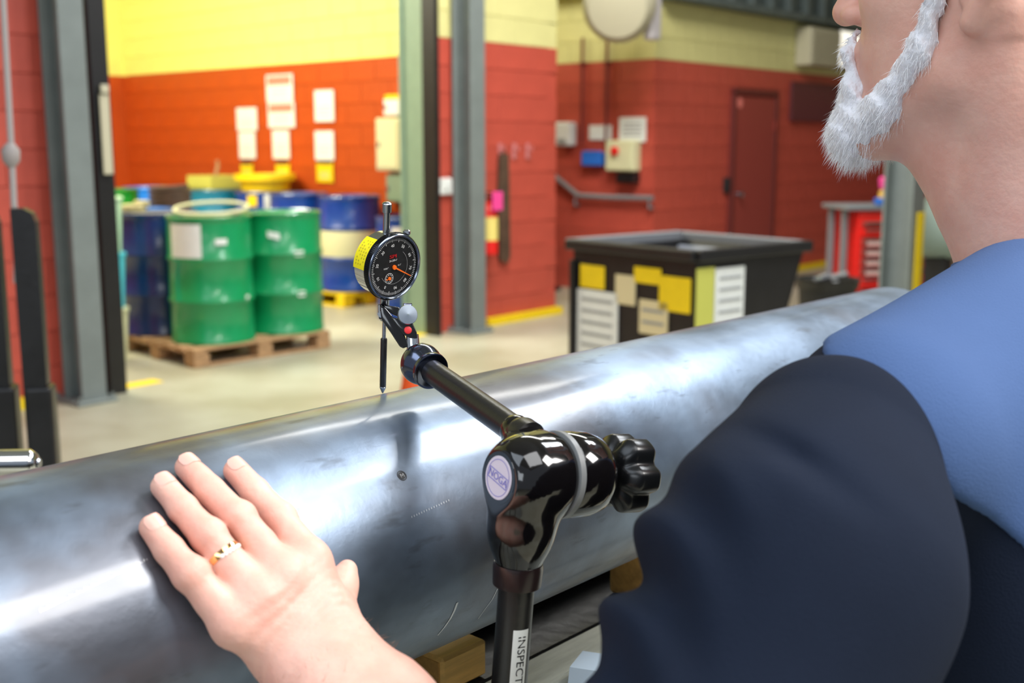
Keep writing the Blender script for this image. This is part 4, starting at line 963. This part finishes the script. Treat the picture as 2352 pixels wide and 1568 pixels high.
# --- left hand on the pipe: joints placed on the pipe's surface
def J(x, y, off): return hit(x, y, off)[0]
fingers = {
 'index': ([(541, 1080), (588, 1130), (645, 1195), (676, 1240), (708, 1292)], [.0075, .0085, .013, .019, .027], [.0084, .0094, .0108, .0112, .0125]),
 'middle': ([(432, 1073), (482, 1126), (548, 1192), (598, 1252), (648, 1322)], [.0075, .009, .014, .019, .028], [.0086, .0096, .0110, .0110, .0125]),
 'ring': ([(376, 1117), (421, 1168), (480, 1234), (535, 1300), (592, 1372)], [.0075, .009, .014, .019, .027], [.0084, .0094, .0108, .0108, .0125]),
 'little': ([(350, 1212), (389, 1263), (440, 1322), (488, 1378), (540, 1428)], [.0075, .009, .013, .017, .023], [.0080, .0092, .0104, .0104, .0120])}
wr = J(712, 1490, .036); elb = np.array([.045, .49, 1.09])
HS = Solid((-.27, .44, 1.04), (.10, .82, 1.38), .0012)
FJ = {}
for k, (px, off, rad) in fingers.items():
    pts = [J(x, y, o_) for (x, y), o_ in zip(px, off)]; FJ[k] = pts
    HS.chain(pts, rad, .0028)
    HS.ell(pts[2] + np.array([0, 0, .0015]), [.0113] * 3, .003)
    # back of the hand
    HS.cap(pts[4], wr * .75 + pts[4] * .25, .0135, .0165, .012)
for a_k, b_k in (('index', 'middle'), ('middle', 'ring'), ('ring', 'little')):
    HS.cap(FJ[a_k][4] + (wr - FJ[a_k][4]) * .1, FJ[b_k][4] + (wr - FJ[b_k][4]) * .1, .0115, .0115, .012)
HS.cap(FJ['index'][4] * .5 + wr * .5 + np.array([.008, 0, 0]), FJ['little'][4] * .5 + wr * .5, .017, .016, .014)
# thumb, tucked low on the right of the palm
tb = [wr + (FJ['index'][4] - wr) * .12 + np.array([.012, 0, -.004]), J(765, 1390, .020), J(783, 1345, .012), J(797, 1310, .008)]
HS.chain(tb, [.017, .0130, .0100, .0072], .010)
HS.cap(wr, wr + (elb - wr) * .12, .0225, .026, .015)
# wrist and forearm (a flattened oval: two capsules side by side)
fdir = (elb - wr) / np.linalg.norm(elb - wr); sd_ = np.cross(fdir, [0, 0, 1]); sd_ /= np.linalg.norm(sd_); sd2 = FJ['index'][4] - FJ['little'][4]; sd2 -= fdir * (sd2 @ fdir); sd2 /= np.linalg.norm(sd2)
for s_ in (-1, 1): HS.chain([wr + sd2 * s_ * .012, wr + fdir * .07 + sd2 * s_ * .013, wr + fdir * .26 + sd2 * s_ * .014], [.0225, .0265, .036], .02)
# knuckle tendons, small wrinkles at the wrist
def wrinkle(F, X, Y, Z):
    al = (X - wr[0]) * fdir[0] + (Y - wr[1]) * fdir[1] + (Z - wr[2]) * fdir[2]
    la = (X - wr[0]) * sd2[0] + (Y - wr[1]) * sd2[1] + (Z - wr[2]) * sd2[2]
    e = np.exp(-((al - .0) / .018) ** 2)
    return F + .00035 * e * np.sin((al + .22 * la + .0028 * np.sin(la * 90 + al * 60)) * 2 * math.pi / .0053) + .0005 * np.sin(X * 190 + 1) * np.sin(Y * 170) * np.sin(Z * 180 + 2)
HS.fn((-.27, .44, 1.04), (.10, .82, 1.38), wrinkle)
for k, pts in FJ.items():      # creases over the middle joints
    for jj, dd in ((2, .0), (2, .0035), (2, -.0035), (1, 0), (1, .0025)):
        p = pts[jj]; d = (pts[jj + 1] - pts[jj]); d /= np.linalg.norm(d); _, nn = hit(*fingers[k][0][jj], .01)
        c = p + d * dd + nn * (fingers[k][2][jj] + .0012); sdx = np.cross(d, nn)
        HS.cap(c - sdx * .005, c + sdx * .005, .0004, .0004, .0018, cut=True)
hand_mb = HS.mb(1)

# --- head and neck
yaw = R(50); pit = R(0)
Fh = np.array([-math.sin(yaw) * math.cos(pit), math.cos(yaw) * math.cos(pit), -math.sin(pit)]); Lh = np.array([-math.cos(yaw), -math.sin(yaw), 0]); Uh = np.cross(Lh, Fh) * -1
if Uh[2] < 0: Uh = -Uh
Hc = np.array([.385, .925, 1.624]); HSC = 1.07
def H(f, l, u): return Hc + (Fh * f + Lh * l + Uh * u) * HSC
hax = [Fh, Lh, Uh]
NB = np.array([.430, .885, 1.36])
HD = Solid((.18, .72, 1.30), (.64, 1.18, 1.82), .002); HD.rs = HSC
HD.ell(H(-.012, 0, .058), (.100, .078, .082), .02, hax); HD.ell(H(.045, 0, -.005), (.055, .062, .078), .03, hax)
HD.ell(H(.05, 0, -.06), (.052, .048, .045), .03, hax)
for s_ in (-1, 1):
    HD.chain([H(.0, s_ * .062, -.02), H(.012, s_ * .052, -.068), H(.085, s_ * .016, -.105), H(.098, 0, -.106)], [.014, .016, .017, .016], .022)
    HD.cap(H(.075, s_ * .03, .035), H(.088, s_ * .012, .034), .012, .008, .012)       # brow
    HD.ell(H(.07, s_ * .042, -.008), (.018, .018, .018), .02, hax)                     # cheekbone
    HD.ell(H(.088, s_ * .031, .018), (.009, .015, .009), .006, hax, cut=True)          # eye socket
    HD.ell(H(.077, s_ * .031, .017), (.0125, .0125, .0125), .003, hax)                 # eyeball under lid
    # ear
    e = [H(-.020, s_ * .084, .028), H(-.024, s_ * .090, .008), H(-.018, s_ * .088, -.014), H(-.006, s_ * .080, -.034)]
    HD.ell(H(-.012, s_ * .080, .002), (.021, .0055, .034), .005, hax)
    HD.chain([H(-.002, s_ * .079, .020), H(-.010, s_ * .084, .036)] + e, [.004, .005, .0055, .0055, .006, .0085], .004)
    HD.ell(H(-.008, s_ * .088, .004), (.011, .006, .018), .004, hax, cut=True)
HD.chain([H(.098, 0, .028), H(.112, 0, .005), H(.120, 0, -.012)], [.008, .009, .0115], .010)
for s_ in (-1, 1): HD.ell(H(.109, s_ * .012, -.016), (.010, .0085, .0085), .006, hax); HD.ell(H(.108, s_ * .007, -.0265), (.0065, .0038, .006), .002, hax, cut=True)
HD.cap(H(.099, -.018, -.046), H(.099, .018, -.046), .007, .007, .008); HD.cap(H(.097, -.016, -.060), H(.097, .016, -.060), .0075, .0075, .008)
HD.cap(H(.109, -.02, -.053), H(.109, .02, -.053), .0012, .0012, .003, cut=True)
HD.chain([H(-.018, 0, -.02), H(-.022, 0, -.08), NB], [.058, .056, .062], .03)
HD.cap(H(.055, 0, -.095), H(.0, 0, -.14), .024, .042, .03); HD.cap(H(.03, 0, -.085), NB + Fh * .012 + np.array([0, 0, .02]), .034, .040, .03)
for s_ in (-1, 1): HD.cap(H(-.022, s_ * .062, -.03), NB + Fh * .045 + Lh * s_ * .018, .014, .013, .018)
head_mb = HD.mb(1)
def bridge(A_, B_, path, rad):
    """join two closed skins into one through the arm and shoulder inside the shirt"""
    va, vb = np.array(A_.v), np.array(B_.v); fa = [f for f in A_.f if len(f) == 4]; fb = [f for f in B_.f if len(f) == 4]
    ca = np.array([va[list(f)].mean(0) for f in fa]); cb = np.array([vb[list(f)].mean(0) for f in fb])
    qa = fa[int(np.argmin(((ca - path[0]) ** 2).sum(1)))]; qb = fb[int(np.argmin(((cb - path[-1]) ** 2).sum(1)))]
    m = MB(); m.v = [tuple(p) for p in A_.v] + [tuple(p) for p in B_.v]; n = len(A_.v)
    m.f = [f for f in A_.f if f is not qa] + [tuple(i + n for i in f) for f in B_.f if f is not qb]
    rings = [list(qa)]; prev = va[list(qa)]
    for i in range(1, len(path) - 1):
        c = prev.mean(0); dirs = (prev - c) / (np.linalg.norm(prev - c, axis=1)[:, None] + 1e-9); t = path[i + 1] - path[i - 1]; t /= np.linalg.norm(t)
        q = dirs - np.outer(dirs @ t, t); q /= np.linalg.norm(q, axis=1)[:, None]; new = path[i] + q * rad[i]; k = len(m.v); m.v += [tuple(p) for p in new]; rings.append([k, k + 1, k + 2, k + 3]); prev = new
    end = [i + n for i in qb]; vv = np.array(m.v); best = None
    for rev in (0, 1):
        for sh in range(4):
            e = (end[::-1] if rev else end); e = e[sh:] + e[:sh]; d = sum(np.linalg.norm(vv[e[i]] - vv[rings[-1][i]]) for i in range(4))
            if best is None or d < best[0]: best = (d, e)
    rings.append(best[1])
    for a, b in zip(rings, rings[1:]): m.f += [(a[i], a[(i + 1) % 4], b[(i + 1) % 4], b[i]) for i in range(4)]
    return m
SLb = P(1950, 1060, .70)
bpath = [wr + fdir * .30, elb, elb * .5 + SLb * .5, SLb + np.array([.01, .01, -.01]), SLb * .5 + NB * .5 + np.array([0, 0, -.02]), NB + np.array([0, 0, -.07])]
body = MN('body', bridge(hand_mb, head_mb, bpath, [0, .03, .045, .045, .045, 0]), M_skin, smooth=True, angle=180)
# eyes
for s_ in (-1, 1):
    e_ = MN('eye', MB().lathe([(-.0118 * math.cos(a), .0118 * math.sin(a)) for a in np.linspace(.01, 3.13, 16)], H(.0805, s_ * .031, .0165), Fh, 24), mat('eye_white', (225, 220, 215), .15), smooth=True)
    MN('iris', MB().lathe([(0, .0055), (.0006, .004)], H(.0918, s_ * .031, .0155), Fh, 20), mat('iris', (60, 80, 100), .2), e_)
# nails
for k, pts in FJ.items():
    d = pts[0] - pts[1]; d /= np.linalg.norm(d); px = fingers[k][0]; _, nn = hit(*px[0], .01); nn = nn - d * (nn @ d) ; nn /= np.linalg.norm(nn); sx = np.cross(d, nn); rr = fingers[k][2][0]
    m = MB(); v = []; f = []
    for i in range(9):
        for j in range(7):
            a = (i / 8 - .5) * 1.75; t = (j / 6 - .5) * 2; ww = math.sqrt(max(.0, 1 - abs(t) ** 3 * .55)); aa = a * ww
            v.append(pts[0] + d * (.0005 + t * .0052) + (nn * math.cos(aa) + sx * math.sin(aa)) * (rr + .00035) - nn * (.0006 * max(t, 0)))
    for i in range(8):
        for j in range(6): f.append((i * 7 + j, (i + 1) * 7 + j, (i + 1) * 7 + j + 1, i * 7 + j + 1))
    MN('fingernail', m.add(v, f), M_nail, smooth=True)
# ring
p0, p1 = FJ['ring'][2], FJ['ring'][3]; rc = p0 + (p1 - p0) * .62; rd = (p1 - p0) / np.linalg.norm(p1 - p0)
MN('finger_ring', MB().lathe([(-.0024, .0106), (-.0020, .0114), (0, .0117), (.0020, .0114), (.0024, .0106)], rc, rd, 40, cap=False), M_gold, smooth=True, label='gold ring with pale stones')
_, nn = hit(512, 1268, .01); sx = np.cross(rd, nn); g_ = MB()
for i in range(-3, 4): q = rc + (nn * math.cos(i * .22) + sx * math.sin(i * .22)) * .0116; g_.lathe([(-.001, .0008), (.0, .0016), (.0009, .0010), (.0011, .0002)], q, nn * math.cos(i * .22) + sx * math.sin(i * .22), 8)
MN('ring_stones', g_, mat('clear_stone', (250, 246, 240), .05, spec=1.0))
# hair on the forearm
hr = MB()
for i in range(520):
    al = rng.uniform(.005, .22); an = rng.uniform(-1.6, 2.3); base_r = .026 + al * .05
    up = np.array([0, 0, 1.]) - fdir * fdir[2]; up /= np.linalg.norm(up); rv = up * math.cos(an) + np.cross(fdir, up) * math.sin(an)
    p = wr + fdir * al + rv * base_r + sd2 * np.sign(rv @ sd2) * .011 * abs(rv @ sd2); ln = rng.uniform(.008, .015)
    tipv = p + rv * ln * .5 + (-fdir * rng.uniform(-.3, .6) + np.cross(rv, fdir) * rng.normal(0, .6)) * ln
    w_ = np.cross(tipv - p, rv); w_ = w_ / (np.linalg.norm(w_) + 1e-9) * .00012
    hr.add([p - w_, p + w_, tipv], [(0, 1, 2)])
o = MN('arm_hair', hr, mat('arm_hair', (150, 104, 76), .6)); o['kind'] = 'stuff'

# --- beard and hair
BD = Solid((.18, .80, 1.40), (.54, 1.16, 1.76), .002); BD.rs = HSC
sbp = lambda s_: [H(.016, s_ * .0745, .035), H(.022, s_ * .0725, -.01), H(.034, s_ * .063, -.05), H(.066, s_ * .043, -.088), H(.094, s_ * .018, -.108)]
for s_ in (-1, 1):
    BD.chain(sbp(s_), [.003, .0055, .0090, .013, .019], .012)
    BD.chain([H(.108, s_ * .008, -.030), H(.106, s_ * .024, -.046), H(.100, s_ * .026, -.075), H(.098, s_ * .020, -.1)], [.003, .0035, .0065, .016], .012)
BD.ell(H(.106, 0, -.108), (.020, .028, .026), .014, hax); BD.cap(H(.110, 0, -.082), H(.108, 0, -.11), .012, .02, .01)
def fuzz(F, X, Y, Z): return F + .0011 * np.sin(X * 900 + 3 * np.sin(Z * 210)) * np.sin(Y * 820) + .0012 * np.sin(Z * 260 + X * 400)
BD.fn((.18, .80, 1.40), (.54, 1.16, 1.76), fuzz)
bmb = BD.mb(0); beard = MN('beard', bmb, M_beard, smooth=True, angle=180)
V = np.array(bmb.v); idx = rng.choice(len(V), 9000); cen_ = H(.03, 0, -.03); hb = MB()
for i in idx:
    p = V[i]; n_ = p - cen_; n_ /= np.linalg.norm(n_); ln = rng.uniform(.004, .009); t_p = p + (n_ * .7 + np.array([0, 0, -.75]) + rng.normal(0, .3, 3)) * ln
    w_ = np.cross(t_p - p, rng.normal(0, 1, 3)); w_ = w_ / (np.linalg.norm(w_) + 1e-9) * .00022; hb.add([p - w_, p + w_, t_p], [(0, 1, 2)])
o = MN('beard_strands', hb, mat('white_strand', (250, 250, 252), .5)); o['kind'] = 'stuff'
HR = Solid((.20, .74, 1.52), (.60, 1.16, 1.83), .0035); HR.rs = HSC
HR.ell(H(-.016, 0, .062), (.103, .081, .084), .01, hax); HR.cap(H(-.085, -.03, -.0), H(-.085, .03, -.0), .025, .025, .02)
def hcut(F, X, Y, Z):
    f = (X - Hc[0]) * Fh[0] + (Y - Hc[1]) * Fh[1] + (Z - Hc[2]) * Fh[2]; u = (X - Hc[0]) * Uh[0] + (Y - Hc[1]) * Uh[1] + (Z - Hc[2]) * Uh[2]
    return np.maximum(F + .0015 * np.sin(X * 500) * np.sin(Y * 450 + Z * 300), np.maximum(.03 - u + .35 * np.maximum(f, -.06) - .0 * f, f * .9 - u + -.02 + .05 * 0) * .8)
HR.fn((.20, .74, 1.52), (.60, 1.16, 1.83), hcut); MN('hair', HR.mb(0), mat('grey_hair', (170, 168, 170), .7, vary=.2, scale=80, bump=.5, bscale=200), smooth=True, angle=180)

# --- shirt: navy body and sleeves, blue yoke
SL = P(1950, 1060, .70); SM = P(1780, 1300, .64); SRt = np.array([.475, .985, 1.325])
lat = np.array([.67, .74, 0]); fwd_ = np.array([-.743, .669, 0])
TC = np.array([.39, .80, 1.16])
def torso(S_, g=0, k=.04):
    S_.ell(TC, (.115 + g, .175 + g, .24 + g), k, [fwd_, lat, np.array([0, 0, 1.])])
    S_.ell(TC + np.array([.02, -.03, -.17]), (.12 + g, .165 + g, .16 + g), k, [fwd_, lat, np.array([0, 0, 1.])])
    S_.cap(SL + lat * .045 + np.array([.004, .0, .004]), SRt - lat * .02, .066 + g, .062 + g, k)
    S_.cap(SL + lat * .06 + np.array([0, 0, .012]), NB + np.array([-.005, -.01, .024]), .056 + g, .060 + g, k)
    S_.cap(SRt, NB, .05 + g, .052 + g, k)
    return S_
TS = torso(Solid((.08, .46, .86), (.66, 1.16, 1.46), .0045))
TS.cap(NB + np.array([0, 0, -.02]), H(-.02, 0, -.05), .066, .066, .01, cut=True)
MN('shirt_body', TS.mb(1), M_navy, smooth=True, angle=180)
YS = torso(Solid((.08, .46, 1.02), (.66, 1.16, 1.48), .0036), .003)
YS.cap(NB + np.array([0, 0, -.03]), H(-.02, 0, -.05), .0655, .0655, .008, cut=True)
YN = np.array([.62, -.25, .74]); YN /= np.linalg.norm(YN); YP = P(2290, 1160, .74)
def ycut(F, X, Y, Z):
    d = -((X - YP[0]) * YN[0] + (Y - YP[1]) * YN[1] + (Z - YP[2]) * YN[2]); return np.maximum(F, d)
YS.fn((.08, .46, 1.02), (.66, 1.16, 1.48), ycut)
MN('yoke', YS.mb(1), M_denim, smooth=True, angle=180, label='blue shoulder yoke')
cr = [H(-.02, 0, -.05)]
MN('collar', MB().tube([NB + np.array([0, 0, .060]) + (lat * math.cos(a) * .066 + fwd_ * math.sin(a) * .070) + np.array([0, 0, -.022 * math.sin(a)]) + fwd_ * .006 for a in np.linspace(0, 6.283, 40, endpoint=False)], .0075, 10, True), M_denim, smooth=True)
LS = Solid((-.07, .38, 1.00), (.34, .84, 1.42), .0028)
LS.chain([SL + np.array([-.010, .0, .002]), SM + np.array([.014, 0, -.004]), elb + np.array([.022, 0, .03])], [.064, .077, .074], .05)
LS.ell(P(1470, 1500, .60), (.026, .026, .016), .02)
sax = elb - SM; sax /= np.linalg.norm(sax); su = np.cross(sax, [0, 0, 1]); su /= np.linalg.norm(su)
def folds(F, X, Y, Z):
    al = (X - SM[0]) * sax[0] + (Y - SM[1]) * sax[1] + (Z - SM[2]) * sax[2]; la = (X - SM[0]) * su[0] + (Y - SM[1]) * su[1] + (Z - SM[2]) * su[2]
    e = np.clip((.03 - la) / .08, 0, 1) if su[0] > 0 else np.clip((la + .03) / .08, 0, 1)
    e = e * np.clip((al + .045) / .05, 0, 1)
    g = np.exp(-((al + .045 + .35 * la) / .010) ** 2) * np.clip(1 - abs(la + .02) / .06, 0, 1)
    return F + .006 * g + .0062 * e * np.sin((al + .5 * la + .006 * np.sin(la * 60)) * 2 * math.pi / .052) + .0012 * np.sin(al * 160 + 20 * la) * e
LS.fn((-.07, .38, 1.00), (.34, .84, 1.42), folds)
LS.cap(elb + fdir * .02, wr, .040, .037, .006, cut=True)
MN('left_sleeve', LS.mb(1), M_navy, smooth=True, angle=180)
RS = Solid((.38, .88, .62), (.72, 1.22, 1.44), .007)
RS.chain([SRt, SRt + np.array([.05, .0, -.27]), SRt + np.array([.03, .04, -.36])], [.066, .06, .055], .03)
MN('right_sleeve', RS.mb(1), M_navy, smooth=True, angle=180)
# right hand and forearm hanging down
RH = Solid((.38, .88, .54), (.72, 1.24, 1.1), .003)
re_ = SRt + np.array([.045, .01, -.30]); rw = re_ + np.array([-.02, .05, -.23])
RH.chain([re_, re_ * .5 + rw * .5, rw], [.043, .04, .027], .02)
for i in range(4):
    b = rw + lat * .0 + fwd_ * (-.028 + .019 * i) + np.array([0, 0, -.085]); RH.cap(rw, b, .02, .0125, .012); RH.chain([b, b + np.array([0, 0, -.04]), b + np.array([-.006, -.004, -.068 + .006 * abs(i - 2)])], [.0105, .009, .0078], .003)
RH.chain([rw + fwd_ * .02 + np.array([0, 0, -.02]), rw + fwd_ * .05 + np.array([0, 0, -.06]), rw + fwd_ * .052 + np.array([0, 0, -.1])], [.016, .012, .009], .006)
MN('right_forearm', RH.mb(1), M_skin, smooth=True, angle=180)
# trousers and shoes
PT = Solid((.18, .48, .02), (.78, 1.02, 1.04), .008)
hip = np.array([.44, .745, .93]); PT.ell(hip, (.12, .17, .13), .05, [fwd_, lat, np.array([0, 0, 1.])])
feet = []
for s_ in (-1, 1):
    ft = hip + lat * s_ * .13 + fwd_ * (.02 if s_ > 0 else -.03); ft[2] = .08; feet.append(ft)
    kn_ = hip + lat * s_ * .11 + fwd_ * .04; kn_[2] = .50
    PT.chain([hip + lat * s_ * .085, kn_, ft], [.098, .068, .056], .04)
MN('trousers', PT.mb(1), M_trou, smooth=True, angle=180)
for ft in feet:
    SH = Solid(ft - np.array([.22, .22, .085]), ft + np.array([.22, .22, .1]), .006)
    SH.chain([ft + fwd_ * -.04 + np.array([0, 0, -.045]), ft + fwd_ * .10 + np.array([0, 0, -.048]), ft + fwd_ * .17 + np.array([0, 0, -.055])], [.036, .038, .028], .03); SH.cap(ft, ft + np.array([0, 0, .05]), .045, .05, .03)
    MN('shoe', SH.mb(1), M_dark, smooth=True, angle=180)
